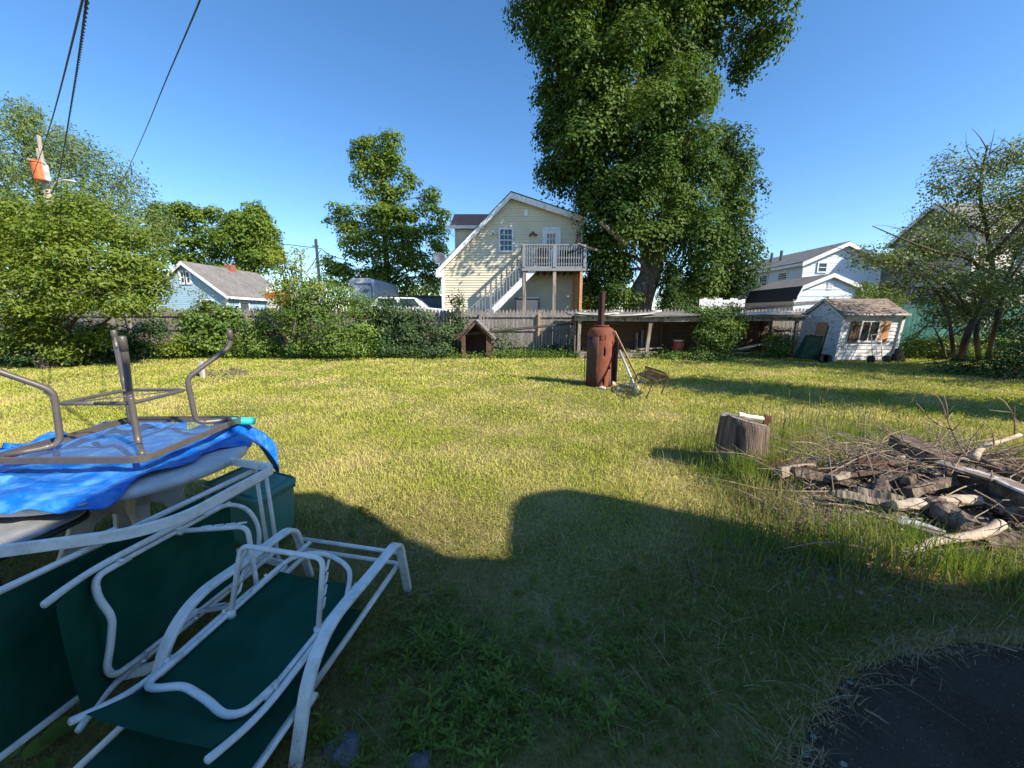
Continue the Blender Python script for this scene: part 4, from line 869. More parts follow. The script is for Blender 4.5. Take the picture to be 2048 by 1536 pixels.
# --- generic gable house
def gable(name, label, x0, x1, y0, y1, ze, zr, wallm, roofm, axis='y', over=.3, xr=None, trim='white_paint', expo=.13):
    t = thing(name, ((x0+x1)/2, y0, 0), label, 'house'); xr = (x0+x1)/2 if xr is None else xr
    b = MB(); ym_ = (y0+y1)/2
    if axis == 'y': b.siding((0,y0,0),(1,0,0),(0,-1,0),[(x0,.1),(x1,.1),(x1,ze),(xr,zr),(x0,ze)],expo,.02)
    else: b.siding((0,y0,0),(1,0,0),(0,-1,0),[(x0,.1),(x1,.1),(x1,ze),(x0,ze)],expo,.02)
    sidepoly = [(y0,.1),(y1,.1),(y1,ze),(y0,ze)] if axis == 'y' else [(y0,.1),(y1,.1),(y1,ze),(ym_,zr),(y0,ze)]
    b.siding((x0,0,0),(0,1,0),(-1,0,0),sidepoly,expo,.02); b.siding((x1,0,0),(0,1,0),(1,0,0),sidepoly,expo,.02)
    if axis == 'y': b.ext([(x0+.02,y0+.02,0),(x1-.02,y0+.02,0),(x1-.02,y0+.02,ze-.02),(xr,y0+.02,zr-.03),(x0+.02,y0+.02,ze-.02)],(0,y1-y0-.04,0))
    else: b.ext([(x0+.02,y0+.02,0),(x0+.02,y1-.02,0),(x0+.02,y1-.02,ze-.02),(x0+.02,ym_,zr-.03),(x0+.02,y0+.02,ze-.02)],(x1-x0-.04,0,0))
    b.build('wall', M[wallm], t); b = MB(); c = MB()
    if axis == 'y':
        for xa in (x0, x1):
            k = (zr-ze)/abs(xr-xa); s = 1 if xa > xr else -1; xe = xa+s*.3; zz = ze-.3*k
            b.ext([(xe,y0-over,zz+.02),(xr,y0-over,zr+.02),(xr,y0-over,zr+.15),(xe,y0-over,zz+.15)],(0,y1-y0+2*over,0))
            c.ext([(xe,y0-over-.03,zz-.12),(xr,y0-over-.03,zr-.12),(xr,y0-over-.03,zr+.1),(xe,y0-over-.03,zz+.1)],(0,.028,0)); c.box((xe+s*.015,ym_,zz+.0),(.03,y1-y0+2*over-.02,.16))
    else:
        for ya in (y0, y1):
            k = (zr-ze)/abs(ym_-ya); s = 1 if ya > ym_ else -1; ye_ = ya+s*.3; zz = ze-.3*k
            b.ext([(x0-over,ye_,zz+.02),(x0-over,ym_,zr+.02),(x0-over,ym_,zr+.15),(x0-over,ye_,zz+.15)],(x1-x0+2*over,0,0))
            c.ext([(x0-over-.03,ye_,zz-.12),(x0-over-.03,ym_,zr-.12),(x0-over-.03,ym_,zr+.1),(x0-over-.03,ye_,zz+.1)],(.028,0,0)); c.box(((x0+x1)/2,ye_+s*.015,zz+.0),(x1-x0+2*over-.02,.03,.16))
    b.build('roof', M[roofm], t); 
    for xa in (x0, x1): c.box((xa,y0-.02,ze/2),(.12,.1,ze-.05))
    c.build('trim', M[trim], t); return t
# blue house
y0 = 26; xr_, zr_ = W(369,527,y0).x, W(369,527,y0).z; x1_, ze_ = W(452,588,y0).x, W(452,588,y0).z; x0_ = 2*xr_-x1_
t = gable('blue_house', 'light blue clapboard house with a grey roof beyond the fence and shrubs', x0_, x1_, y0, 33, ze_, zr_, 'blue_siding', 'roof_grey')
a_, c_ = W(360,545,y0), W(383,565,y0); xm_ = (a_.x+c_.x)/2; window(t, a_.x+.05, xm_-.09, c_.z, a_.z, y0-.02, 1, 2, fw=.13); window(t, xm_+.09, c_.x-.05, c_.z, a_.z, y0-.02, 1, 2, fw=.13)
window(t, W(404,600,y0).x, W(424,600,y0).x, 1.4, 2.55, y0-.02, 1, 2)
for y_, m_, z0_, z1_ in ((27.6,'glass',1.3,2.45),(31.2,'red',.3,2.35)): window(t, y_-.45, y_+.45, z0_, z1_, x1_+.02, 1, 2, pane=m_, axis='y', proud=-.05)
q = MB(); c_ = W(397,527,29); q.box((xr_+.1, 30.0, zr_+.1), (.5,.5,.6)); q.build('chimney', mat('brick', (.28,.09,.06), .9, .3, 12), [k for k in t.children if k.name.startswith('roof')][0])
# turquoise house glimpsed through the leaves
gable('turquoise_house', 'pale turquoise house glimpsed between the branches of the leafy tree by the fence', -36.0, -25.6, 25.5, 33, 2.9, 4.6, 'teal_siding', 'roof_grey', axis='x')
# white two storey house
y0 = 24; x0_, ze_ = W(1608,525,y0).x, W(1608,525,y0).z; xr_, zr_ = W(1690,489,y0).x, W(1690,489,y0).z
t = gable('two_storey_house', 'pale blue and white two storey house with a grey roof behind the barn shed', x0_, 2*xr_-x0_, y0, 33, ze_, zr_, 'pale_blue_siding', 'roof_grey')
a_, c_ = W(1637,527,y0), W(1650,543,y0); window(t, a_.x, c_.x, c_.z, a_.z, y0-.02, 1, 2)
for y_ in (25.7, 27.6, 30.2, 32): window(t, y_-.38, y_+.38, 3.35, 4.25, x0_-.02+.02, 1, 2, axis='y')
window(t, 31.0, 31.7, 1.5, 2.3, x0_, 1, 2, axis='y')
for y_ in (27.6, 28.6):
    q = MB(); q.tube([(x0_+1.0,y_,ze_+.3),(x0_+1.0,y_,ze_+1.25)], .09, 8); q.build('vent_pipe', M['dark_grey'], [k for k in t.children if k.name.startswith('roof')][0])
# gambrel barn shed
y0 = 19; P_ = [W(u, v, y0) for u, v in ((1589,598),(1601,576),(1663,551),(1716,574),(1722,598))]; y1 = 22.8
t = thing('barn_shed', (P_[2].x, y0, 0), 'pale blue shed with a dark gambrel barn roof behind the fence', 'shed')
b = MB(); poly = [(P_[0].x,.1),(P_[4].x,.1)]+[(p_.x,p_.z) for p_ in P_[::-1]]; b.siding((0,y0,0),(1,0,0),(0,-1,0),poly,.3,.02); b.ext([(x_,y0+.02,z_-.01) for x_, z_ in poly],(0,y1-y0,0)); b.build('wall', M['pale_blue_siding'], t)
for k, m_ in ((0,'roof_dark'),(1,'roof_grey'),(2,'roof_grey'),(3,'roof_dark')):
    a_, c_ = P_[k], P_[k+1]; d_ = (c_-a_).normalized(); a_ = a_-d_*(.12 if k == 0 else 0); c_ = c_+d_*(.12 if k == 3 else 0); b = MB()
    b.ext([(a_.x,y0-.15,a_.z+.02),(c_.x,y0-.15,c_.z+.02),(c_.x,y0-.15,c_.z+.09),(a_.x,y0-.15,a_.z+.09)],(0,y1-y0+.3,0)); b.build('roof', M[m_], t)
b = MB()
for k in range(4):
    a_, c_ = P_[k], P_[k+1]; b.ext([(a_.x,y0-.18,a_.z-.09),(c_.x,y0-.18,c_.z-.09),(c_.x,y0-.18,c_.z+.1),(a_.x,y0-.18,a_.z+.1)],(0,.028,0))
b.box((P_[0].x,y0-.04,P_[0].z/2),(.14,.08,P_[0].z)); p_ = W(1660,572,y0-.02)
b.build('trim', M['white_paint'], t); b = MB()
for k in range(4): b.box(p_+Vector((0,0,.09*k-.14)), (.26,.04,.045))
b.build('vent', M['white_paint'], t)
b = MB(); b.siding((P_[0].x-.01,0,0),(0,1,0),(-1,0,0),[(y0,.1),(y1,.1),(y1,P_[0].z),(y0,P_[0].z)],.25,.02); b.build('side_wall', M['beige_siding'], t)
# big beige house on the far side of the sparse tree
xa = 23.0; t = thing('beige_house', (26, 20, 0), 'large beige and grey sided house behind the sparse branches of the tree', 'house')
zn, zp = W(1910,455,20).z, W(1838,412,22.1).z
b = MB(); b.siding((xa,0,0),(0,1,0),(-1,0,0),[(20,.1),(24.2,.1),(24.2,zn),(22.1,zp),(20,zn)],.14,.02); b.siding((0,20,0),(1,0,0),(0,-1,0),[(xa,.1),(36,.1),(36,zn),(xa,zn)],.14,.02)
b.ext([(xa+.02,20.02,0),(xa+.02,24.2,0),(xa+.02,24.2,zn-.02),(xa+.02,22.1,zp-.03),(xa+.02,20.02,zn-.02)],(12,0,0)); z5 = W(1710,525,26.5).z
b.siding((xa,0,0),(0,1,0),(-1,0,0),[(24.25,.1),(28,.1),(28,z5),(24.25,z5)],.14,.02); b.box((xa+6.02,26.1,z5/2),(12,3.8,z5-.02)); b.build('wall', M['beige_siding'], t)
b = MB()
for ya in (19.65, 24.55):
    k_ = (zp-zn)/2.1; ze_ = zn-.35*k_; b.ext([(xa-.3,ya,ze_+.02),(xa-.3,22.1,zp+.02),(xa-.3,22.1,zp+.16),(xa-.3,ya,ze_+.16)],(12.5,0,0))
b.box((xa+5.9,26.3,z5+.06),(12.4,4,.14)); b.build('roof', M['roof_grey'], t)
b = MB()
for ya in (19.65, 24.55): b.ext([(xa-.33,ya,zn-.35*k_-.1),(xa-.33,22.1,zp-.1),(xa-.33,22.1,zp+.1),(xa-.33,ya,zn-.35*k_+.1)],(.028,0,0))
b.box((xa,19.98,zn/2),(.16,.12,zn)); b.box((xa+6,19.62,zn-.25),(12.4,.04,.18)); b.build('trim', M['white_paint'], t)
for y_, z_ in ((22.2,5.0),(22.2,2.6),(26.5,3.2)): window(t, y_-.45, y_+.45, z_-.6, z_+.6, xa, 1, 2, axis='y')
for x_ in (25.5, 28.5): window(t, x_-.45, x_+.45, 4.0, 5.3, 20-.02, 1, 2)
# cream house seen low between the trunks
t = gable('cream_house', 'cream house corner glimpsed low between the maple and the blue house', 14.6, 17.6, 29, 34, 4.0, 5.2, 'yellow_siding', 'roof_grey')
# ------------------------------------------------------------------ vehicles and odds behind the fence
b = MB(); b.ext([(-14,17.2,0),(-3.6,17.2,0),(-3.6,17.2,1.04),(-14,17.2,1.04)],(0,3.8,0)); tag(b.build('raised_lot', M['soil']), kind='structure')
def profile_car(name, label, xb, y, zb, L_=4.4, Wd=1.75, m='car_white'):
    t = thing(name, (xb, y, zb), label, 'car'); S = L_/4.4
    body = [(-2.2,.35),(-1.95,.3)]+[(-1.35+.36*math.cos(a), .3+.36*math.sin(a)) for a in np.linspace(math.pi, 0, 10)]+[(.95,.28)]+[(1.35+.37*math.cos(a), .3+.37*math.sin(a)) for a in np.linspace(math.pi, 0, 10)]+[(2.1,.32),(2.2,.5),(2.12,.72),(1.75,.85),(.95,.93),(-1.9,.95),(-2.2,.8)]
    b = MB(); b.ext([(xb+x*S, y, zb+z*S) for x, z in body], (0,Wd,0)); b.build('body', M[m], t, bevel=.05)
    cabin = [(-1.85,.95),(.95,.93),(.35,1.4),(-1.35,1.43)]
    b = MB(); b.ext([(xb+x*S, y+.12, zb+z*S) for x, z in cabin], (0,Wd-.24,0)); b.build('cabin', M[m], t, bevel=.06)
    for x0_, x1_ in ((-1.45,-.45),(-.38,.5)):
        b = MB(); b.ext([(xb+x*S, y+.11, zb+z*S) for x, z in ((x0_,1.0),(x1_+.15,.99),(x1_-.1,1.34),(x0_+.1,1.35))], (0,.02,0)); b.build('side_window', M['glass'], t)
    for x_ in (-1.35, 1.35):
        b = MB(); b.sweep([(xb+x_*S, y+.02, zb+.31*S), (xb+x_*S, y+.24, zb+.31*S)], [(.31*S*math.cos(k), .31*S*math.sin(k)) for k in np.linspace(0, 2*math.pi, 25)[:-1]]); w = b.build('wheel', M['black'], t)
        b = MB(); b.sweep([(xb+x_*S, y+.005, zb+.31*S), (xb+x_*S, y+.03, zb+.31*S)], [(.2*S*math.cos(k), .2*S*math.sin(k)) for k in np.linspace(0, 2*math.pi, 17)[:-1]]); b.build('rim', M['pale_metal'], w)
    b = MB(); b.ext([(xb+x*S, y-.012, zb+z*S) for x, z in ((1.8,.62),(2.13,.6),(2.1,.73),(1.8,.8))], (0,.3,0)); b.build('headlight', M['glass_blue'], t)
    return t
profile_car('parked_car', 'white parked car whose curved roof and dark windows peek over the ivy covered fence', -5.15, 19, 1.04, 4.4)
# camper trailer
y0 = 24; a_, c_ = W(697,560,y0), W(751,612,y0)
t = thing('camper_trailer', ((a_.x+c_.x)/2, y0, 0), 'old grey white camper trailer with rounded roof corners behind the shrubs', 'camper')
x0_, x1_, zt_ = a_.x, c_.x, W(720,556,y0).z
rp_ = fillet([(x0_,y0,.5),(x0_,y0,zt_),(x1_,y0,zt_),(x1_,y0,.5)], .35, 6)
b = MB(); b.ext(rp_, (0,5,0)); b.build('body', M['camper_white'], t)
b = MB(); cw, chh = x1_-x0_, zt_
b.box(((x0_+x1_)/2+.12, y0-.02, zt_-.34), (cw*.62,.04,.07)); b.box((x1_-.16, y0-.02, zt_-1.0), (.05,.03,1.2)); b.box((x1_-.25, y0-.018, zt_-.42), (.22,.03,.04))
b.build('trim', M['dark_grey'], t)
b = MB()
for i, (dx_, w_, h_) in enumerate(((0,.03,.24),(.06,.08,.03),(.16,.03,.14),(.22,.1,.03),(.27,.03,.14),(.34,.03,.2),(.40,.08,.03),(.44,.03,.2),(.52,.03,.16),(.57,.08,.03),(.62,.03,.16))): b.box((x0_+cw*.5-.05+dx_*.75, y0-.015, zt_-.74-(.09 if w_ > .05 else 0)), (w_,.02,h_))
b.build('lettering', M['dark_grey'], t)
b = MB(); b.box((x0_+.14, y0-.02, zt_-.62), (.2,.03,.32)); wf = b.build('window', M['dark_grey'], t); b = MB(); b.box((x0_+.14, y0-.037, zt_-.62), (.14,.01,.24)); b.build('pane', M['glass_blue'], wf)
# box truck
y0 = 23.5; a_, c_ = W(529,556,y0), W(585,625,y0); t = thing('box_truck', (a_.x, y0, 0), 'white box truck with a red stripe half hidden behind the big shrub', 'truck')
zt_ = W(540,575,y0).z; b = MB(); b.box(((a_.x+c_.x)/2, y0+2.2, (zt_+.9)/2), (c_.x-a_.x,4.4,zt_-.9)); b.build('cargo_box', M['white_paint'], t, bevel=.04)
zs1, zs0 = W(540,585,y0).z, W(540,597,y0).z; b = MB(); b.box(((a_.x+c_.x)/2, y0-.005, (zs1+zs0)/2), (c_.x-a_.x-.02,.02,zs1-zs0)); b.build('stripe', M['red'], t)
b = MB(); b.box((c_.x-.25, y0-.008, zs0-.3), (.45,.02,.5)); b.build('tail_panel', M['orange'], t)
for s in (a_.x+.4, c_.x-.4):
    b = MB(); b.sweep([(s-.12,y0+.6,.45),(s+.12,y0+.6,.45)], [(.45*math.cos(k), .45*math.sin(k)) for k in np.linspace(0, 2*math.pi, 21)[:-1]]); b.build('wheel', M['black'], t)
b = MB(); b.box(((a_.x+c_.x)/2, y0+2.2, .8), (c_.x-a_.x-.1,4.2,.2)); b.build('chassis', M['black'], t)
b = MB(); c0_ = W(533,573,24.5); b.lathe([(0,.9),(.33,.85),(.42,.6),(.42,-2.0),(0,-2.0)], (c0_.x, 28.5, c0_.z+.0), 20, cap=False)
# dark grey panel wall
a_, c_ = W(797,592,22), W(886,592,22); t = thing('grey_container', ((a_.x+c_.x)/2, 22, 0), 'dark grey blank container wall between the white car and the yellow house', 'container')
b = MB(); b.box(((a_.x+c_.x)/2, 23.2, a_.z/2), (c_.x-a_.x,2.4,a_.z)); b.build('body', M['dark_grey'], t)
b = MB(); b.box(((a_.x+c_.x)/2, 21.97, a_.z-.04), (c_.x-a_.x+.1,.06,.1)); b.box((c_.x-.05,21.97,a_.z/2),(.1,.05,a_.z-.1)); b.build('rim', M['black'], t)
# teal privacy net beyond the playhouse
t = thing('privacy_net', (19, 17.5, 0), 'teal mesh privacy fence behind the trees beyond the playhouse', 'fence')
b = MB(); nx = 60
for i in range(nx+1):
    x_ = 16.6+12*i/nx; b.V += [(x_, 17.5+.03*math.sin(i*1.3), .1), (x_, 17.5+.04*math.sin(i*.9), 2.05+.03*math.sin(i*2.1))]
    if i: k = 2*i; b.F.append((k-2,k,k+1,k-1))
o = b.build('net', M['teal_net'], t); o.modifiers.new('thick','SOLIDIFY').thickness = .01
for i in range(6):
    b = MB(); b.tube([(16.6+2.4*i,17.56,0),(16.6+2.4*i,17.56,2.15)], .03, 8); b.build('post', M['grey_metal'], t)
# white lattice like thing behind the lean-to vine
t = thing('white_panel_fence', (12, 18, 0), 'white panel fence showing above the stockade beside the barn shed', 'fence')
a_, c_ = W(1400,585,18), W(1492,585,18); 
for k in range(12):
    b = MB(); x_ = a_.x+(c_.x-a_.x)*k/12; h_ = W(1400,598,18).z+.05*math.sin(k*1.7); b.box((x_+.09,18,h_/2), ((c_.x-a_.x)/12-.01,.03,h_)); b.build('panel', M['white_paint'], t)
# ------------------------------------------------------------------ poles, lamp and cables
pb = W(95,600,21); xp_ = W(85,330,21).x
t = thing('utility_pole', (xp_, 21, 0), 'utility pole with a rusty orange transformer above the leafy tree', 'utility pole')
zt_ = W(80,297,21).z; b = MB(); b.tube([(xp_,21,0),(xp_-.02,21,zt_-.6)], [.17,.15], 12); b.build('pole', M['pole_wood'], t, sm=True)
b = MB(); b.box((xp_-.08,21,zt_-.45),(.09,.14,.9)); b.box((xp_+.05,21,zt_-.15),(.09,.14,1.5), Matrix.Rotation(.06,3,'Y')); b.build('pole_top', M['pole_wood'], t, bevel=.02)
zc = W(80,347,21).z; b = MB(); b.lathe([(0,-.46),(.2,-.44),(.22,-.40),(.23,.34),(.27,.36),(.27,.40),(.17,.46),(0,.48)], (xp_+.17,20.62,zc), 24, cap=False); b.build('transformer', M['orange'], t, sm=False)
b = MB(); b.box((xp_+.42,20.72,zc-.05),(.08,.25,.75)); b.box((xp_+.15,20.62,zc+.45),(.8,.08,.06), Matrix.Rotation(.25,3,'Y')); b.build('bracket', M['pale_metal'], t)
zl = W(120,365,21).z; b = MB(); b.tube(smooth([(xp_+.1,21,zl-.5),(xp_+.45,20.95,zl-.1),(xp_+.8,20.9,zl+.02),(xp_+1.0,20.9,zl+.03)],5), .035, 8); am = b.build('lamp_arm', M['pale_metal'], t, sm=True)
b = MB(); b.sweep([(xp_+.95,20.9,zl+.03),(xp_+1.1,20.9,zl+.06),(xp_+1.5,20.9,zl+.03),(xp_+1.62,20.9,zl)], [(.11*math.cos(k),.07*math.sin(k)) for k in np.linspace(0,2*math.pi,13)[:-1]], scale=[.5,1,.9,.3]); b.build('lamp_head', M['pale_metal'], am, sm=True)
pb = W(642,600,34); t = thing('thin_utility_pole', (pb.x, 34, 0), 'thin distant utility pole left of the tall tree behind the camper', 'utility pole'); b = MB(); zt_ = W(641,478,34).z; b.tube([(pb.x,34,0),(pb.x,34,zt_)], [.17,.11], 8); b.build('pole', M['pole_wood'], t)
b = MB(); b.box((pb.x,33.85,zt_-.6),(.5,.1,.1)); b.box((pb.x,33.85,zt_-.35),(.1,.1,.4)); b.build('crossarm', M['pole_wood'], t)
def cable(pts, r, label, twist=0, name='overhead_cable'):
    pts = [Vector(p) for p in pts]; P = smooth(pts, 24); b = MB()
    if not twist: b.tube(P, r, 6)
    else:
        Lc = 0; pr = P[0]; n_ = []
        Q = []
        for i in range(len(P)-1):
            for k in range(8): Q.append(P[i].lerp(P[i+1], k/8))
        for s in range(2):
            pp = []
            Lc = 0
            for i, q in enumerate(Q):
                if i: Lc += (q-Q[i-1]).length
                a = Lc*twist+s*3.1416; pp.append(q+Vector((math.cos(a)*.6, math.cos(a)*.5, math.sin(a)))*r*1.5)
            b.tube(pp, r, 5)
    return tag(b.build(name, M['cable'], sm=True), label, 'cable', 'cables running from the house to the poles')
def on(u, v, d): q = ray(u, v); return Vector((0,0,H))+q*d
h0 = Vector((2.7,-.3,4.4))
cable([h0, on(178,-90,3.6), on(165,0,4.0), on(100,252,9), on(68,345,15), on(40,420,24), on(5,500,34)], .011, 'straight black cable nearest the edge of the sky, running down past the orange transformer')
cable([h0+Vector((-.1,.1,-.1)), on(180,-80,3.6), on(175,0,4.0), on(148,180,7.5), on(122,330,14), on(112,372,20.5)], .009, 'thick twisted black cable running down to the street lamp', 17)
cable([h0+Vector((.2,0,.1)), on(428,-90,3.6), on(400,0,4.0), on(330,165,7), on(278,290,12), on(225,408,22), on(200,470,30)], .0095, 'thin black cable standing apart, crossing open sky toward the leafy trees')
pz = W(641,490,34)
cable([W(565,488,36), W(600,492,35), W(641,497,33.9)], .03, 'thin distant wire reaching the far pole from the conifer like tree'); cable([W(641,497,33.9), W(660,510,33), W(690,520,32)], .03, 'thin distant wire leaving the far pole toward the tall tree')
cable([W(613,545,26), W(627,525,30), W(641,500,33.9)], .03, 'slack distant wire dropping from the far pole behind the shrub')
# ------------------------------------------------------------------ foliage
def unit(n, r=rng):
    v = r.normal(size=(n, 3)); return v/np.linalg.norm(v, axis=1, keepdims=True)
LEAF = np.array([(0,-.5,0),(.32,-.05,.10),(0,.5,-.06),(-.32,-.05,.10)], np.float32)
def leaf_mesh(name, P, N, size, matl, parent=None, asp=1.0, r=rng):
    n = len(P); N = N/np.linalg.norm(N, axis=1, keepdims=True)
    t = np.cross(N, unit(n, r)); t /= np.linalg.norm(t, axis=1, keepdims=True); b = np.cross(N, t)
    s = (size*r.uniform(.65, 1.3, n))[:, None]
    V = np.stack([P+s*(t*l[0]*asp+b*l[1]+N*l[2]) for l in LEAF], 1)
    k = np.arange(n)[:, None]*4; T = np.concatenate([k+np.array([[0,1,2]]), k+np.array([[0,2,3]])], 1)
    return arr_mesh(name, V, T, matl, parent)
def blobw(b):
    u, v, ru, rv, Y = b[:5]; c = W(u, v, Y); d = Y*CP-(c.z-H)*SP
    rd = b[5] if len(b) > 5 else (ru+rv)/2*d/F
    return np.array(c), np.array((ru*d/F, rd, rv*d/F))
def crown_pts(blobs, cl, nl, dens, flat=.6, shell=.45, up=.5, r=rng, droop=0, spray=None, rnd=.5, sub=0):
    PP, NN = [], []
    for b in blobs:
        c, R3 = blobw(b)
        if sub:                                                        # rounded leaf masses: each blob is a head of smaller domes
            m = sub+int(r.integers(0, 3)); dv = unit(m, r); dv[:, 2] = dv[:, 2]*.9+.1
            for i in range(m):
                c2 = c+dv[i]*R3*r.uniform(.5, .9); R2 = R3*r.uniform(.46, .68)*np.array((1,1,.85)); R2 = np.maximum(R2, cl*.6)
                area = 4*math.pi*float(np.prod(R2))**(2/3); n = max(20, int(dens*area*nl))
                d = unit(n, r); d[:, 2] = np.where((d[:, 2] < -.2) & (r.random(n) < .6), -d[:, 2], d[:, 2])
                rad = (.72+.34*r.random(n))[:, None]; rad[r.random(n) < .2] *= .75
                lob = 1+.18*np.sin(d[:, :1]*7+i)*np.cos(d[:, 2:]*6+2*i); q = c2+d*rad*lob*R2
                q[:, 2] -= droop*cl*np.abs(r.normal(size=n))*np.clip(.6-d[:, 2], 0, 1.5)
                PP.append(q); NN.append(d*np.array((1,1,.8))*.75+np.array((0,0,up))+unit(n, r)*rnd)
            continue
        a, bb, cc = R3; p = 1.6
        area = 4*math.pi*(((a*bb)**p+(a*cc)**p+(bb*cc)**p)/3)**(1/p)
        m = max(2, int(dens*area/(cl*cl)))
        dv = unit(m, r); rad = (shell+(1.02-shell)*r.random(m)**.6)[:, None]
        cp = c+dv*rad*R3
        k = r.poisson(nl, m)+2; idx = np.repeat(np.arange(m), k)
        g = np.clip(r.normal(size=(len(idx), 3)), -1.7, 1.7)*np.array((cl*.55, cl*.55, cl*.55*flat))
        if spray: g[:, 2] -= (g[:, 0]**2+g[:, 1]**2)*spray/cl
        q = cp[idx]+g; q[:, 2] -= droop*np.abs(r.normal(size=len(idx)))*cl
        o = dv[idx]*np.array((1,1,.6)); n_ = o*.7+np.array((0,0,up))+unit(len(idx), r)*rnd
        PP.append(q); NN.append(n_)
    P, N = np.concatenate(PP), np.concatenate(NN); ok = P[:, 2] > .02
    return P[ok], N[ok]
def limbs(b, base, blobs, r0, r1, rgen, trunk=None, frac=1.0, start=.25):
    # trunk through given points, limbs from the trunk towards each foliage mass
    T = smooth(trunk, 8); nT = len(T)
    b.tube(T, [r0+(r1-r0)*i/(nT-1)+(.35*r0*max(0, 1-i/4) if i < 4 else 0) for i in range(nT)], 12)
    for k, bl in enumerate(blobs):
        if rgen.random() > frac: continue
        c, R3 = blobw(bl); c = Vector(c)
        cand = [i for i in range(int(nT*start), nT) if T[i].z < c.z-.1*(c-T[i]).length] or [nT//2]
        i = min(cand, key=lambda i: (T[i]-c).length+abs((c.z-T[i].z)-.6*(c-T[i]).xy.length))
        s = T[i]; mid = s.lerp(c, .5)+Vector((rgen.uniform(-.1,.1), rgen.uniform(-.1,.1), .12))*(c-s).length
        rr_ = max(.015, (r0+(r1-r0)*i/(nT-1))*.42); L2 = smooth([s, mid, c], 7)
        b.tube(L2, [rr_*(1-.85*j/(len(L2)-1)) for j in range(len(L2))], 6)
        for q in range(4):
            e_ = c+Vector([rgen.uniform(-.9,.9)*R3[a] for a in range(3)]); s2 = L2[rgen.randint(len(L2)//2, len(L2)-2)]
            m2 = s2.lerp(e_, .5)+Vector((0,0,.06*(e_-s2).length)); b.tube([s2, m2, e_], [rr_*.3, rr_*.2, rr_*.08], 5)
def tree(name, label, base, trunk, blobs, matl, leaf, cl, nl, dens, r0, r1, bark='bark', group=None, seed=1, frac=1.0, start=.25, cat='tree', extra=None, **kw):
    r = np.random.default_rng(seed); rg2 = random.Random(seed)
    t = thing(name, base, label, cat, group); b = MB(); limbs(b, base, blobs, r0, r1, rg2, trunk, frac, start)
    if extra: extra(b)
    b.build('trunk', M[bark], t, sm=True)
    asp = kw.pop('asp', 1.0); P, N = crown_pts(blobs, cl, nl, dens, r=r, **kw)
    leaf_mesh('crown', P, N, leaf, M[matl], t, asp, r); return t
G = lambda u, v: PZ(u, v)
# ---- maple
YM = 20.0
MB_ = [(1240,-70,170,110,YM,3.5),(1085,25,72,62,YM),(1110,75,60,45,YM-1),(1180,60,95,80,YM-1,2.6),(1290,40,90,85,YM-.5,2.6),(1370,30,60,70,YM+.5),(1505,35,58,72,YM),(1525,90,44,40,YM),(1495,132,38,24,YM),(1430,-20,80,60,YM),
  (1165,150,85,65,YM-1,2.4),(1245,140,70,60,YM-1.6,2),(1335,140,75,60,YM-.6,2.2),(1395,110,45,50,YM+.5),(1100,205,42,40,YM),(1170,230,85,60,YM-1.2,2.2),(1260,225,80,60,YM-1.8,2.2),(1345,225,82,60,YM-.9,2.2),(1412,190,26,30,YM),
  (1115,262,45,45,YM),(1180,310,85,60,YM-1.2,2.2),(1270,310,80,55,YM-1.6,2.2),(1350,320,70,60,YM-.6,2),(1130,335,56,42,YM-.6),(1175,375,60,45,YM-1),(1250,390,75,50,YM-1.4,2),(1330,395,75,55,YM-.8,2),
  (1195,430,55,48,YM-.6),(1260,460,75,50,YM-1,2),(1340,455,50,45,YM-1),(1400,470,58,50,YM-1.4),(1215,505,48,45,YM-.8),(1210,560,46,46,YM-.6),(1200,600,40,30,YM-.8),(1170,470,30,36,YM-.4),(1290,380,60,60,YM-1.2),(1232,598,44,26,YM-1.4),(1322,468,36,30,YM-1.2),(1420,530,52,50,YM-1.2),(1395,570,40,30,YM-1.0),(1240,540,36,36,YM-.4),
  (1400,420,60,50,YM),(1400,330,60,60,YM+.5)]
mt = [W(1283,625,YM+.2)-Vector((0,0,2.3)), W(1288,612,YM+.2), W(1306,555,YM+.1), W(1322,500,YM), W(1336,420,YM), W(1350,300,YM-.1), W(1352,200,YM), W(1330,60,YM), W(1300,-60,YM)]
def mx(b):
    b.tube(smooth([W(1240,640,YM)-Vector((0,0,2)), W(1275,590,YM), W(1295,540,YM+.4), W(1285,460,YM+.4), W(1262,400,YM), W(1240,250,YM), W(1215,80,YM)], 6), [.5-.42*i/36 for i in range(37)], 10)
    b.tube([W(1250,490,YM-1.6), W(1225,465,YM-2.1), W(1200,444,YM-2.5)], [.13,.1,.07], 8); b.tube([W(1215,505,YM-1.5), W(1180,497,YM-2), W(1156,487,YM-2.4)], [.07,.06,.04], 8)
tree('maple_tree', 'huge broad maple towering above the fence beside the yellow house', mt[0], mt, MB_, 'maple_leaf', .15, .5, 44, 1.2, .44, .1, seed=3, frac=.3, extra=mx, up=.4, droop=.5, asp=1.2, sub=8, rnd=.34)
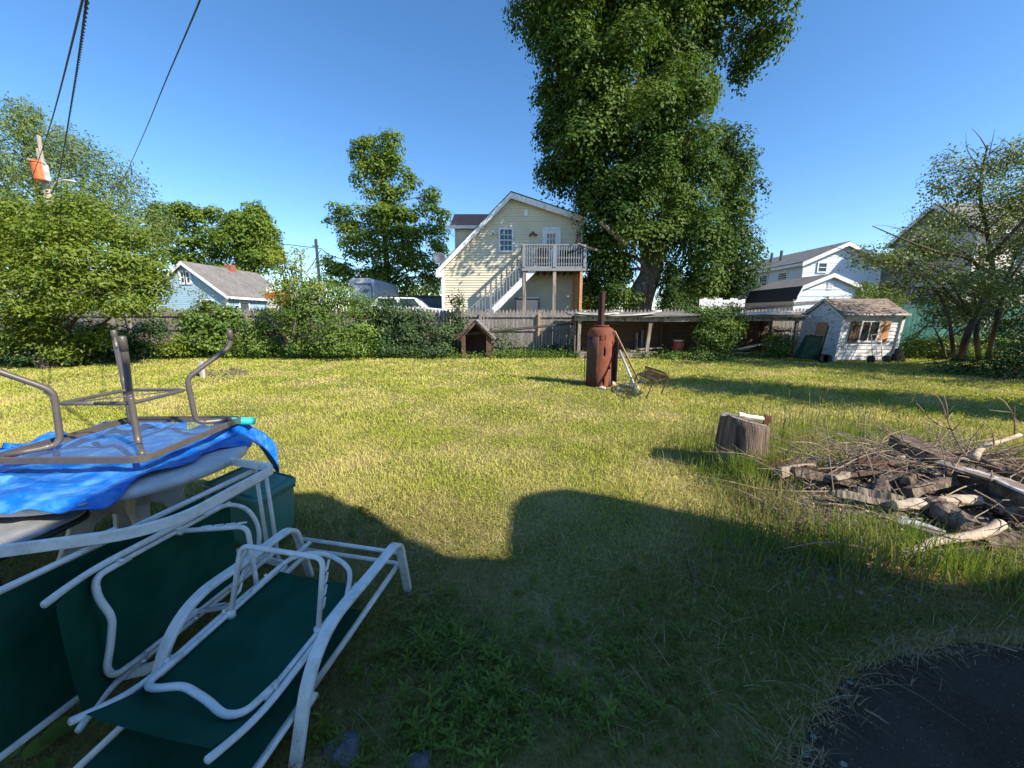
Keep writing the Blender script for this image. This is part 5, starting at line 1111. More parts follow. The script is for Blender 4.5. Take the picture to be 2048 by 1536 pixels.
# dark tree behind and an arborvitae at its foot
DB_ = [(1462,330,40,60,24),(1440,290,30,40,24),(1478,390,42,55,24),(1490,455,34,45,24),(1465,440,50,60,24),(1485,520,38,45,24),(1450,530,60,60,24),(1480,575,32,32,24),(1430,590,40,30,24),(1440,380,50,60,24)]
tree('dark_tree', 'dark dense tree rising right behind the maple, next to the two storey house', W(1450,640,24), [Vector((W(1450,640,24).x,24,0)), W(1450,500,24), W(1460,320,24)], DB_, 'spruce_leaf', .19, .5, 26, .9, .35, .06, 'bark_dark', seed=5, up=.35, sub=7, droop=.4, rnd=.35)
ab = W(1340,620,18.6); AB_ = [(1340,608,27,28,18.6),(1340,570,24,34,18.6),(1341,538,15,26,18.6)]
tree('arborvitae', 'small cone shaped arborvitae at the foot of the maple trunk', Vector((ab.x,18.6,0)), [Vector((ab.x,18.6,0)), W(1340,560,18.6), W(1341,525,18.6)], AB_, 'spruce_leaf', .1, .22, 26, .8, .09, .02, 'bark_dark', seed=6, flat=1.2, up=.2)
LM_ = [(1200,600,36,26,21.5),(1185,560,24,36,21.5),(1375,595,30,28,21.5),(1180,620,30,20,21)]
tree('understory_tree', 'shadowy low tree filling the gap between the balcony posts and the maple', Vector((W(1195,620,21.5).x,21.5,0)), [Vector((W(1195,620,21.5).x,21.5,0)), W(1195,590,21.5), W(1190,540,21.5)], LM_, 'spruce_leaf', .17, .4, 26, .7, .09, .02, 'bark_dark', seed=61)
# ---- middle tree
YT = 30
CT_ = [(758,288,40,20,YT),(733,317,28,23,YT),(784,314,30,19,YT),(723,352,24,26,YT),(765,346,25,17,YT),(816,358,26,19,YT),(755,384,27,19,YT),(794,387,27,16,YT),(848,392,26,20,YT),(672,432,27,19,YT),(742,422,40,19,YT-.8),(682,457,34,19,YT),(857,430,30,19,YT),(819,432,20,14,YT),(723,473,40,21,YT-1),(845,464,46,19,YT-.6),(781,480,48,25,YT-1.4),(698,502,30,19,YT),(742,505,36,19,YT-1),(819,512,48,25,YT-1),(666,530,27,19,YT),(704,540,34,15,YT),(835,537,44,25,YT-.6),(771,555,36,20,YT-.8),(874,505,20,26,YT),(867,556,26,24,YT),(880,460,12,14,YT),(680,560,30,16,YT),(800,575,40,18,YT),(765,330,22,24,YT),(772,410,26,26,YT),(760,450,34,22,YT),(790,440,26,24,YT),(800,480,36,24,YT),(735,540,40,22,YT)]
CT_ = [(u+(7 if u > 770 else -3)*math.sin(v), v, ru*1.1, rv*1.12, Y) for u, v, ru, rv, Y in CT_]
ct = [Vector((W(777,600,YT).x,YT,0)), W(777,590,YT), W(774,530,YT), W(768,450,YT), W(765,370,YT), W(760,300,YT)]
tree('oak_tree', 'tall open crowned tree standing alone left of the yellow house', ct[0], ct, CT_, 'mid_leaf', .2, .42, 26, 1.25, .3, .05, 'bark_dark', sub=6, rnd=.38, droop=.4, frac=.5, seed=8, flat=.5, up=.6, asp=1.1)
# low trees far behind between the tall tree and the yellow house
tree('low_tree', 'low pale tree showing far behind the grey container', W(850,600,40), [Vector((W(850,600,40).x,40,0)), W(850,590,40), W(852,570,40)], [(845,585,40,16,40),(870,575,24,18,40),(815,588,26,12,40)], 'mid_leaf', .3, .7, 18, .6, .2, .05, seed=9)
# ---- wispy big tree far left and the ones behind the blue house
YW = 27
WT_ = [(15,250,60,46,YW),(70,262,40,50,YW),(115,290,48,46,YW),(160,318,50,42,YW),(215,345,52,36,YW),(262,372,36,26,YW),(40,330,70,40,YW),(110,360,60,36,YW),(180,390,70,32,YW),(245,415,56,28,YW),(300,440,36,30,YW),(10,400,60,40,YW),(290,480,40,36,YW),(-50,330,70,90,YW),(60,225,22,20,YW),(325,470,30,34,YW),(200,440,60,36,YW)]
tree('willow_like_tree', 'tall airy grey green tree behind the utility pole with street lamp', Vector((W(90,600,YW).x,YW,0)), [Vector((W(90,600,YW).x,YW,0)), W(95,520,YW), W(85,420,YW), W(60,320,YW), W(40,250,YW)], WT_, 'pale_leaf', .22, .62, 34, .5, .26, .05, 'bark_dark', seed=12, flat=1.1, up=.35, shell=.2, asp=.5)
YB2 = 36
tree('backdrop_tree', 'green tree behind the blue house roof, shorter and wider of the pair', Vector((W(385,600,YB2).x,YB2,0)), [Vector((W(385,600,YB2).x,YB2,0)), W(385,520,YB2), W(390,430,YB2)], [(340,438,36,28,YB2),(378,425,30,20,YB2),(412,435,32,26,YB2),(350,480,44,28,YB2),(400,480,44,28,YB2),(370,515,60,24,YB2),(440,500,30,40,YB2),(318,470,24,40,YB2)], 'mid_leaf', .24, .5, 20, 1.2, .3, .05, 'bark_dark', seed=13, sub=7, frac=.3)
YB3 = 35
tree('backdrop_tree', 'dense pointed green tree behind the blue house roof, taller of the pair', Vector((W(505,600,YB3).x,YB3,0)), [Vector((W(505,600,YB3).x,YB3,0)), W(505,500,YB3), W(503,420,YB3)], [(500,425,26,20,YB3),(520,432,18,22,YB3),(478,450,32,26,YB3),(525,465,32,30,YB3),(500,460,45,34,YB3-.5),(470,490,40,30,YB3),(535,505,34,28,YB3),(500,510,60,34,YB3-.6),(480,545,60,24,YB3),(550,520,20,30,YB3)], 'mid_leaf', .22, .5, 24, 1.3, .3, .05, 'bark_dark', seed=14, sub=8, up=.3, frac=.3)
# ---- leafy layered tree at the left edge
YL2 = 12.2
LT_ = [(50,428,72,20,YL2+.6),(150,415,66,18,YL2+.6),(20,470,66,20,YL2),(115,462,76,20,YL2-.3),(205,455,60,18,YL2+.2),(260,480,50,18,YL2),(55,515,76,18,YL2-.6),(150,510,80,18,YL2-.6),(245,520,62,18,YL2-.2),(305,535,36,16,YL2),(20,560,62,18,YL2-.6),(100,560,72,18,YL2-.9),(195,560,70,18,YL2-.7),(280,572,52,16,YL2-.4),(60,607,66,14,YL2-1),(150,600,55,14,YL2-1),(245,610,62,14,YL2-.8),(300,598,30,12,YL2-.4),(-40,480,50,80,YL2),(20,690,40,18,YL2-.2),(150,690,34,16,YL2),(205,670,34,14,YL2+.2),(60,672,40,14,YL2-.5),(120,700,22,14,YL2-.5),(30,640,50,14,YL2-.6),(110,648,46,12,YL2-.4),(330,560,14,10,YL2)]
LT_ = [(u, v, ru, rv*1.65, Y) for u, v, ru, rv, Y in LT_]
g1 = G(92,738); lt = [g1, W(70,690,YL2-.2), W(85,640,YL2), W(110,580,YL2+.2), W(120,500,YL2+.3), W(115,430,YL2+.4)]
def lx_(b):
    for pts in ([G(112,736), W(122,690,YL2-.3), W(150,640,YL2-.2), W(205,590,YL2), W(270,550,YL2)], [G(80,737), W(40,680,YL2-.3), W(10,630,YL2), W(-20,560,YL2)], [G(104,736), W(100,660,YL2), W(70,600,YL2+.2), W(50,500,YL2+.3)], [G(120,734), W(165,680,YL2), W(215,640,YL2+.2), W(290,590,YL2+.3)]):
        P = smooth(pts, 5); b.tube(P, [.07-.05*i/(len(P)-1) for i in range(len(P))], 7)
tree('layered_tree', 'bright green tree with flat layered branches in the fenced corner of the yard', g1, lt, LT_, 'lime_leaf', .115, .42, 56, 1.0, .085, .03, 'bark_dark', seed=15, frac=.5, flat=.6, up=.65, shell=.1, extra=lx_, asp=.75, spray=.12)
# ---- shrubs along the fence
def shrub(name, label, u, v, blobs, matl, leaf=.09, cl=.28, nl=26, dens=.7, seed=1, group='shrubs along the fence', cat='shrub', bark='bark_dark', **kw):
    p = G(u, v); rg2 = random.Random(seed); r = np.random.default_rng(seed); t = thing(name, p, label, cat, group); b = MB()
    for bl in blobs:
        c, R3 = blobw(bl); c = Vector(c); s = Vector((c.x*.55+p.x*.45+rg2.uniform(-.15,.15), max(p.y, c.y-.3), 0)); m = s.lerp(c, .5)+Vector((rg2.uniform(-.12,.12), 0, .1)); b.tube(smooth([s, m, c], 4), [.03-.022*i/8 for i in range(9)], 5)
        for q in range(3):
            e_ = c+Vector([rg2.uniform(-.8,.8)*R3[a] for a in range(3)]); b.tube([m, e_], [.014, .005], 4)
    b.build('stem', M[bark], t); P, N = crown_pts(blobs, cl, nl, dens, r=r, **kw); leaf_mesh('foliage', P, N, leaf, M[matl], t, 1, r); return t
shrub('shrub', 'dark shady undergrowth bush beneath the layered tree', 190, 728, [(150,690,50,30,13),(210,680,40,36,13.3),(100,700,40,26,12.6),(250,690,34,32,13.6),(40,700,50,30,12.4),(170,715,40,16,12.6),(60,715,40,16,11.9),(120,712,36,16,12.0),(225,715,36,16,12.9),(-20,690,40,40,12.4)], 'bush_dark', seed=21)
shrub('shrub', 'dark bush in front of the fence between the layered tree and the yellow green weeds', 290, 712, [(290,675,32,36,14.3),(270,700,30,18,14),(310,655,20,26,14.6),(300,705,24,14,14)], 'bush_dark', seed=22)
shrub('shrub', 'low yellow green weedy bush on the sunny lawn edge', 345, 702, [(335,690,22,16,14.2),(360,685,24,18,14.3),(350,698,30,10,14)], 'lime_leaf', seed=23)
shrub('shrub', 'rounded glossy green bush before the blue house, left of the gap with fence', 420, 705, [(395,640,36,26,14.8),(430,632,36,30,14.9),(400,675,30,26,14.6),(440,670,34,30,14.6),(425,695,36,14,14.4),(462,640,16,30,15)], 'bush_leaf', leaf=.12, seed=24)
shrub('shrub', 'tall thin leafy stems rising above the glossy bush before the blue house', 405, 690, [(400,590,10,20,15.2),(412,610,14,18,15.2),(455,610,14,22,15.2)], 'sparse_leaf', seed=25, dens=.4, nl=14)
shrub('shrub', 'light green bush with pointed leaves between the glossy bush and the big shrub', 515, 704, [(500,660,26,26,14.8),(525,640,18,24,14.9),(540,668,22,30,14.7),(505,690,34,16,14.4),(545,695,24,14,14.4)], 'bush_leaf', seed=26)
shrub('shrub', 'clump of long bladed day lily like leaves at the edge of the lawn', 475, 706, [(470,697,18,10,14.3),(482,692,12,10,14.3)], 'lime_leaf', seed=27, flat=2)
big = [(600,600,40,40,14.2),(640,590,50,40,14.3),(690,600,46,36,14.5),(725,612,32,30,14.7),(590,640,30,30,14),(635,640,50,34,13.9),(690,650,48,34,14),(725,665,30,34,14.2),(625,690,34,16,13.8),(665,685,44,22,13.7),(710,695,36,18,13.8),(590,690,16,20,13.9)]
shrub('shrub', 'huge rounded sunlit shrub in the middle of the fence line before the camper', 640, 708, big, 'bush_leaf', leaf=.085, cl=.3, seed=28)
bt_ = G(583,708); t = shrub('vine_tree', 'yellow green vine covered small tree leaning into the huge shrub', 583, 708, [(575,555,30,24,14.6),(560,590,28,20,14.5),(600,565,28,18,14.6),(590,530,22,16,14.9),(570,620,22,26,14.2),(610,590,30,20,14),(640,575,28,18,14),(545,520,20,18,15.4),(560,500,14,14,15.6),(600,508,10,14,15.4),(575,650,10,18,13.8)], 'yellow_leaf', leaf=.1, seed=29, dens=.5, nl=20, cat='tree', group=None)
b = MB(); b.tube(smooth([bt_, W(588,670,13.9), W(590,620,14.2), W(583,570,14.6)], 5), [.07-.035*i/15 for i in range(16)], 8); b.tube(smooth([W(590,620,14.2), W(625,572,14.8), W(612,548,15.2), W(598,530,15.2)], 5), .025, 6); b.build('trunk', M['bark'], t, sm=True)
shrub('shrub', 'dark ivy mass climbing the fence below the white car', 780, 712, [(765,620,30,26,15.2),(800,625,36,24,15.3),(760,660,34,30,15),(810,660,40,30,15),(780,695,44,18,14.6),(845,640,26,24,15.3)], 'bush_dark', seed=30, leaf=.1)
shrub('shrub', 'shaded nettle like bush left of the dog house', 860, 714, [(840,680,36,28,14.9),(880,670,28,30,15),(860,700,44,14,14.5),(900,690,16,22,14.9),(820,702,30,12,14.5)], 'bush_dark', seed=31, leaf=.085)
shrub('shrub', 'tall upright weed tree poking above the fence behind the dog house', 912, 690, [(912,640,16,24,15.5),(912,610,13,20,15.5),(910,660,18,22,15.4),(914,592,7,10,15.5)], 'bush_dark', seed=32)
shrub('shrub', 'sparse weeds against the fence right of the dog house', 1015, 712, [(1000,690,18,20,15.4),(1020,675,14,24,15.6),(1038,695,12,18,15.5),(990,665,10,16,15.6)], 'bush_dark', seed=33, dens=.45, nl=16)
shrub('shrub', 'low dark weeds by the end post of the lean-to', 1120, 714, [(1110,700,22,12,15.3),(1135,695,16,18,15),(1090,706,24,8,15)], 'bush_dark', seed=34, dens=.5)
vb = [(1435,640,40,24,14.1),(1415,660,26,26,14.05),(1450,668,32,28,14.1),(1430,690,26,24,14),(1410,622,28,9,14.4),(1450,620,34,9,14.5),(1380,625,24,6,14.8),(1475,650,16,20,14.2),(1400,705,20,12,13.9)]
shrub('vine', 'leafy green vine smothering a post and the roof edge of the lean-to', 1436, 716, vb, 'bush_leaf', seed=35, group=None, cat='vine')
shrub('shrub', 'low weeds in the sun before the floor of the lean-to', 1385, 722, [(1360,714,34,10,13.9),(1400,716,34,10,13.8),(1440,716,30,10,13.8),(1340,712,16,7,14)], 'bush_leaf', seed=36)
shrub('shrub', 'leafy shrub at the dark open end of the lean-to by the playhouse', 1560, 712, [(1545,685,22,18,14.6),(1565,695,22,20,14.5),(1550,672,12,12,14.8)], 'bush_leaf', seed=37)
shrub('shrub', 'climber trailing over the playhouse roof ridge', 1720, 600, [(1690,601,18,5,14.9),(1725,596,16,8,15.2),(1655,601,10,5,15)], 'sparse_leaf', seed=38, dens=.4)
shrub('shrub', 'sunlit yellow green shrub behind the playhouse roof', 1735, 640, [(1738,580,26,20,17),(1765,590,22,18,17),(1725,600,24,14,17),(1790,600,20,14,17)], 'lime_leaf', seed=39)
shrub('shrub', 'bright yellow green bush glowing right of the playhouse', 1840, 716, [(1830,685,26,24,15),(1865,692,26,22,15.2),(1905,690,28,22,15.4),(1830,708,28,10,14.4),(1945,690,30,24,15.4),(1990,690,30,30,15.4)], 'lime_leaf', seed=40)
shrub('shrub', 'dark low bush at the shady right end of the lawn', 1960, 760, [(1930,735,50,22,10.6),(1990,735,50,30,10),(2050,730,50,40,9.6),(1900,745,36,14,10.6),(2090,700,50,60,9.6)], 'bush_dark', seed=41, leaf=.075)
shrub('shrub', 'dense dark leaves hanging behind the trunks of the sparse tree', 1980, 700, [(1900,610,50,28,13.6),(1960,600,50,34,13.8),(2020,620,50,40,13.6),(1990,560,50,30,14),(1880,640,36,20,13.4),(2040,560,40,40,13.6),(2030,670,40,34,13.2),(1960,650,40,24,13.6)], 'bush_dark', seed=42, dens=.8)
# ---- sparse tree on the right
YS = 11.4
ST_ = [(1835,480,50,26,YS),(1790,520,50,22,YS-.3),(1880,440,44,30,YS+.2),(1900,500,56,26,YS-.4),(1840,545,56,20,YS-.6),(1940,380,44,34,YS+.2),(1985,330,44,32,YS+.3),(2035,310,40,34,YS+.3),(1960,440,50,30,YS),(2020,400,50,40,YS),(2040,480,44,40,YS-.3),(1975,510,44,26,YS-.3),(1900,330,26,26,YS+.3),(1880,380,24,22,YS+.3),(1740,515,36,16,YS-.6),(1920,560,56,20,YS-.6),(1990,580,50,24,YS-.4),(1860,590,40,14,YS-.3),(1800,575,36,12,YS-.4),(2080,400,50,100,YS),(1930,620,50,16,YS-.2)]
g1 = G(1922,722)
st_ = [g1, W(1934,670,YS), W(1962,610,YS), W(1984,545,YS), W(1975,470,YS), W(1960,380,YS+.2), W(1975,290,YS+.2)]
def sx2(b):
    for pts, r_ in (([G(1908,722), W(1904,680,YS), W(1890,610,YS-.2), W(1850,560,YS-.4), W(1790,520,YS-.5)], .06), ([G(1958,720), W(1953,660,YS), W(1975,600,YS+.2), W(2020,540,YS), W(2050,450,YS)], .075), ([G(1975,720), W(1992,650,YS), W(2015,570,YS), W(2060,500,YS)], .08), ([W(1984,548,YS), W(1930,515,YS-.4), W(1880,505,YS-.6), W(1810,480,YS-.7), W(1745,452,YS-.7)], .05), ([W(2060,430,YS-1), W(2010,480,YS-.7), W(1975,510,YS-.4), W(1900,535,YS-.7), W(1830,520,YS-.9)], .05), ([G(1893,718), W(1880,680,YS), W(1865,650,YS+.1)], .04), ([W(1975,470,YS), W(1905,430,YS-.1), W(1870,400,YS)], .035),
        ([W(1975,300,YS+.2), W(1960,275,YS), W(1942,255,YS)], .014), ([W(1978,310,YS+.2), W(1985,280,YS), W(1990,258,YS)], .012), ([W(1978,310,YS+.2), W(2000,290,YS), W(2012,270,YS)], .012), ([W(2030,330,YS+.2), W(2044,300,YS), W(2050,275,YS)], .012), ([W(1960,340,YS+.2), W(1935,300,YS), W(1932,265,YS)], .012), ([W(1850,480,YS), W(1790,455,YS), W(1750,450,YS)], .012)):
        P = smooth(pts, 6); b.tube(P, [r_*(1-.8*i/(len(P)-1)) for i in range(len(P))], 7)
    rg2 = random.Random(4)
    for bl in ST_:
        c, R3 = blobw(bl); c = Vector(c)
        for q in range(10):
            a0 = c+Vector([rg2.uniform(-.7,.7)*R3[a] for a in range(3)]); a1 = a0+Vector((rg2.uniform(-.7,.5), rg2.uniform(-.3,.3), rg2.uniform(-.25,.35))); b.tube([a0, a0.lerp(a1,.5)+Vector((0,0,.05)), a1], [.013,.009,.004], 4)
tree('sparse_tree', 'sparse multi stemmed tree with thin dark branches before the beige house', g1, st_, ST_, 'sparse_leaf', .07, .34, 40, .85, .10, .02, 'bark_dark', seed=45, frac=.8, extra=sx2, flat=.85, shell=.1, up=.35)
# ---- trees out of frame on the right that drop the long shade bands on the lawn
def shade_tree(label, x, y, h, rw, seed, z0=1.2, dn=60):
    r = np.random.default_rng(seed); t = thing('tall_tree', (x, y, 0), label, 'tree', 'trees beside the yard'); b = MB(); b.tube([(x,y,0),(x,y,h*.5),(x,y,h)], [.16,.12,.03], 8)
    for k in range(10): z = z0+(h-z0)*k/10; a = k*2.4; b.tube([(x,y,z),(x+rw*.8*math.cos(a),y+rw*.8*math.sin(a),z+.4)], [.04,.01], 5)
    b.build('trunk', M['bark'], t); n = int(dn*(h-z0)*rw)
    c = np.stack([x+r.normal(0,rw*.45,n), y+r.normal(0,rw*.45,n), r.uniform(z0,h,n)],1); k = np.repeat(np.arange(n), 22); P = c[k]+r.normal(0,.2,(len(k),3)); leaf_mesh('crown', P, unit(len(P), r)+np.array((0,0,.5)), .15, M['mid_leaf'], t, 1, r)
shade_tree('slender tree whose long shadow lies across the lawn behind the stump', 12.3, 4.0, 7.3, 1.0, 51, 1.8, dn=120)
shade_tree('round tree standing beside the yard whose shade darkens the lawn edge by the playhouse', 18.5, 7.0, 8, 2.6, 52, dn=38)
shade_tree('broad tree beside the yard shading the shrubs at the lawn edge', 16.6, 9.6, 5.5, 1.6, 53, dn=14)
# ------------------------------------------------------------------ grass
def blades(name, X, Y, Z, h, w, matl, kind='stuff', lean=.5, r=rng, bend=.5, parent=None):
    n = len(X); a = r.uniform(0, 2*np.pi, n); s = np.stack([np.cos(a), np.sin(a), np.zeros(n)], 1); la = r.uniform(0, 2*np.pi, n); ll = np.abs(r.normal(0, lean, n))*h
    L2 = np.stack([np.cos(la)*ll, np.sin(la)*ll, np.zeros(n)], 1); B = np.stack([X, Y, Z], 1); up = np.array((0,0,1.))
    hh = h[:, None]; ww = w[:, None]; m = B+L2*.35+up*hh*.6; tp = B+L2+up*hh*(1-.25*np.minimum(1, ll/h)[:, None]*bend)
    V = np.stack([B-s*ww*.5, B+s*ww*.5, m+s*ww*.42, m-s*ww*.42, tp], 1); k = np.arange(n)[:, None]*5
    T = np.concatenate([k+np.array([[0,1,2]]), k+np.array([[0,2,3]]), k+np.array([[3,2,4]])], 1)
    o = arr_mesh(name, V, T, matl, parent)
    return tag(o, kind=kind) if kind else o
WP = (3.65, 3.0, 1.65, .92)                                          # wood pile: centre and half sizes
def vnoise(x, y, s, k):
    return (np.sin(x*s*1.3+k+1.7*np.sin(y*s*.7+k*2))*np.cos(y*s*1.1-k*.6+1.3*np.sin(x*s*.5+k))+1)/2
def in_pile(x, y, g=1.0): return ((x-WP[0])/(WP[2]*g))**2+((y-WP[1])/(WP[3]*g))**2 < 1
gx, gy, gh, gw = [], [], [], []
bands = [(1.0,2.2,7000,.036,.0032),(2.2,3.6,4600,.034,.0045),(3.6,5.5,2400,.034,.0068),(5.5,8.5,1000,.036,.011),(8.5,12,460,.04,.018),(12,16,280,.045,.026)]
for ya, yb, den, hh, ww in bands:
    xm = yb*1.42+1.8; n = int((yb-ya)*2*xm*den); y = rng.uniform(ya, yb, n); x = rng.uniform(-xm, xm, n); ok = np.abs(x) < y*1.42+1.8; x, y = x[ok], y[ok]
    pn = vnoise(x, y, 1.1, .3)*.5+vnoise(x, y, 3.1, 2.1)*.3+vnoise(x, y, 7.7, 4.)*.2
    keep = (rng.random(len(x)) < np.clip(.35+pn*1.1, .3, 1)) & ~inside(DRIVE, x, y) & ~(in_pile(x, y, .95) & (rng.random(len(x)) < .93)) & ~((np.hypot(x-bx, y-by) < .34) | (np.hypot(x-sx_, y-sy_) < .24)) & ~((y < 2.3) & (x > -.9) & (x < .6) & (rng.random(len(x)) < .25))
    keep &= ~((np.hypot((x-1.75)/.35, (y-4.0)/.16) < 1) & (rng.random(len(x)) < .9)) & ~((np.hypot((x+.62)/.25, (y-2.42)/.14) < 1) & (rng.random(len(x)) < .7)) & ~((np.hypot(x-2.2, y-8.25) < .55) & (rng.random(len(x)) < .6))
    x, y, pn = x[keep], y[keep], pn[keep]; gx.append(x); gy.append(y); gh.append(hh*(.55+.9*pn)*rng.uniform(.5, 1.5, len(x))); gw.append(ww*rng.uniform(.7, 1.3, len(x)))
X_, Y_, H_, W_ = map(np.concatenate, (gx, gy, gh, gw))
nearby = Y_+rng.normal(0, .35, len(Y_))+.25*np.sin(X_*2.1) < 2.75  # near the house the blades take the colour darkened for shade
for nm, sel, mm in (('lawn_grass', ~nearby, 'grass'), ('shade_toned_grass', nearby, 'shade_toned_grass')): blades(nm, X_[sel], Y_[sel], np.zeros(sel.sum()), H_[sel], W_[sel], M[mm], lean=.95)
# clover and low broad leaf weeds scattered through the lawn
n = 26000; y = 2.4+rng.random(n)**.8*12.5; x = rng.uniform(-1.35, 1.35, n)*y; ok = (vnoise(x, y, 1.7, 5) > .45) & ~in_pile(x, y); x, y = x[ok], y[ok]
P = np.stack([x, y, rng.uniform(.015, .05, len(x))], 1); lf = leaf_mesh('clover', P, unit(len(P))*.5+np.array((0,0,1)), np.clip(.006*y, .018, .06), M['clover']); tag(lf, kind='stuff')
# tall unmown grass round the stump and the wood pile
def patch(cx, cy, sx, sy, n): 
    return np.stack([rng.normal(cx, sx, n), rng.normal(cy, sy, n)], 1)
A = np.concatenate([patch(sx_-.1, sy_-.30, .12, .05, 480), patch(sx_+.2, sy_-.24, .10, .06, 260), patch(2.1, 3.0, .2, .25, 350), patch(1.75, 2.5, .3, .22, 600), patch(2.35, 2.35, .35, .15, 450), patch(3.1, 2.15, .35, .14, 700), patch(3.6, 2.35, .5, .2, 700), patch(2.15, 3.45, .18, .2, 420), patch(2.7, 2.35, .5, .12, 700), patch(3.0, 4.5, .9, .4, 3200), patch(4.6, 4.7, .9, .5, 3200), patch(2.6, 3.9, .4, .3, 900), patch(4.8, 2.6, .5, .4, 500)])
A = A[~inside(DRIVE, A[:, 0], A[:, 1])]; n = len(A); hh = rng.uniform(.08, .22, n); 
hh *= np.where((np.abs(A[:, 0]-sx_) < .35) & (A[:, 1] < sy_), 1.6, 1)
blades('tall_grass', A[:, 0], A[:, 1], np.zeros(n), hh, rng.uniform(.004, .008, n), M['tall_grass'], lean=.42, bend=.8)
# stems with seed heads
b = MB(); rs = random.Random(8)
for k in range(46):
    x, y = rs.uniform(2.3, 4.9), rs.uniform(4.2, 5.3); h_ = rs.uniform(.28, .55); dx_, dy_ = rs.uniform(-.08,.08), rs.uniform(-.05,.05)
    if k < 6: x, y, h_ = sx_+rs.uniform(-.4,.6), sy_+rs.uniform(.0,.5), rs.uniform(.4,.65)
    b.tube([(x,y,0),(x+dx_*.4,y+dy_*.4,h_*.6),(x+dx_,y+dy_,h_)], [.003,.0025,.002], 4); b.tube([(x+dx_,y+dy_,h_),(x+dx_*1.15,y+dy_*1.15,h_+.05),(x+dx_*1.3,y+dy_*1.3,h_+.09)], [.003,.006,.002], 5)
tag(b.build('seed_stems', M['tall_grass']), kind='stuff')
# dry thatch along the driveway edge and round the pile
E = np.array([(e.x, e.y) for e in edge[:-2]]); k = rng.integers(0, len(E)-1, 1500); s = rng.random(1500)[:, None]; Q = E[k]*(1-s)+E[k+1]*s+rng.normal(0, .045, (1500, 2))
Q2 = np.concatenate([patch(1.9, 2.5, .35, .25, 900), patch(2.3, 2.9, .4, .3, 900), patch(-.62, 2.42, .12, .07, 260), patch(1.75, 4.0, .16, .07, 300), patch(2.6, 2.0, .4, .12, 600), patch(3.5, 3.2, .9, .5, 1400)]); Q3 = np.stack([rng.uniform(-.7, 1.9, 3200), rng.uniform(1.2, 3.4, 3200)], 1); Q3 = Q3[~inside(DRIVE, Q3[:, 0], Q3[:, 1])]; Q = np.concatenate([Q, Q2, Q3]); n = len(Q)
zz_ = np.where(in_pile(Q[:, 0], Q[:, 1]), .08, .012)
blades('dry_thatch', Q[:, 0], Q[:, 1], zz_+rng.uniform(0, .02, n), rng.uniform(.01, .05, n), rng.uniform(.002, .004, n), M['straw'], lean=2.4)
# leafy weeds in the shade
def weeds(name, pts, matl, rot_lo=6, rot_hi=9):
    V, T = [], []; r = np.random.default_rng(77)
    for (x, y, sc) in pts:
        sc *= r.choice((.6, .8, 1, 1.25))
        hgt = sc*r.uniform(.5, 1.3); lx_, ly_ = r.normal(0, .12, 2)*hgt; m = r.integers(9, 17); a0 = r.uniform(0, 6.28)
        for i in range(m):
            f = (i+1)/m; z = hgt*(.15+.85*f); a = a0+i*2.4; le = sc*(.62 if f < .85 else .42)*r.uniform(.75, 1.2); wd_ = le*.24; el = .15+.75*f*f
            d = np.array((math.cos(a)*math.cos(el), math.sin(a)*math.cos(el), math.sin(el))); sd = np.array((-math.sin(a), math.cos(a), 0)); p = np.array((x+lx_*f, y+ly_*f, z)); k = len(V)
            dr = np.array((0,0,-le*.12)); V += [p, p+d*le*.45+sd*wd_*.5, p+d*le+dr*1.6, p+d*le*.45-sd*wd_*.5, p+d*le*.5-np.array((0,0,le*.05))]; T += [(k,k+1,k+4),(k+1,k+2,k+4),(k+2,k+3,k+4),(k+3,k,k+4)]
        k = len(V); w_ = .0016; V += [(x-w_,y,0),(x+w_,y,0),(x+lx_+w_,y+ly_,hgt),(x+lx_-w_,y+ly_,hgt)]; T += [(k,k+1,k+2),(k,k+2,k+3)]
    return tag(arr_mesh(name, np.array(V, np.float32), np.array(T), matl), kind='stuff')
pts = []; rs = random.Random(21)
for cx_, cy_, s1, s2, n, sc in ((-.33,1.55,.22,.17,150,.075),(-.2,1.28,.28,.1,130,.065),(.15,1.5,.25,.2,150,.055),(.45,1.3,.22,.14,90,.055),(.65,1.6,.25,.2,110,.05),(-.45,1.75,.1,.12,60,.06),(.3,1.95,.4,.2,90,.045),(-1.55,2.6,.16,.2,60,.06),(-1.2,2.75,.2,.2,40,.06),(-.6,1.15,.1,.08,30,.06),(1.0,1.9,.3,.25,70,.045)):
    pts += [(rs.gauss(cx_, s1), rs.gauss(cy_, s2), sc*rs.uniform(.6, 1.25)) for _ in range(n)]
pts = [p for p in pts if not inside(DRIVE, np.array([p[0]]), np.array([p[1]]))[0]]
weeds('leafy_weeds', pts, M['weed'])
# low weeds all along the fence line and back edge of the lawn
n = 9000; x = rng.uniform(-20, 18, n); y = 14.2+np.abs(rng.normal(0, .7, n)); y = np.minimum(y, 15.9); keep = ~((x > X0-.1) & (x < X1) & (y > YL-.1) & (rng.random(n) < .8)) & ~((np.abs(x-dx) < .7) & (y > dy-.1)) & ~((x > 11.2) & (x < 13.6) & (y > 13.4)); x, y = x[keep], y[keep]
P = np.stack([x, y, np.abs(rng.normal(0, .13, len(x)))+.03], 1); P = np.repeat(P, 5, 0)+rng.normal(0, .06, (len(P)*5, 3)); P[:, 2] = np.abs(P[:, 2]); tag(leaf_mesh('fence_weeds', P, unit(len(P))+np.array((0,0,.7)), .07, M['bush_leaf']), kind='stuff')
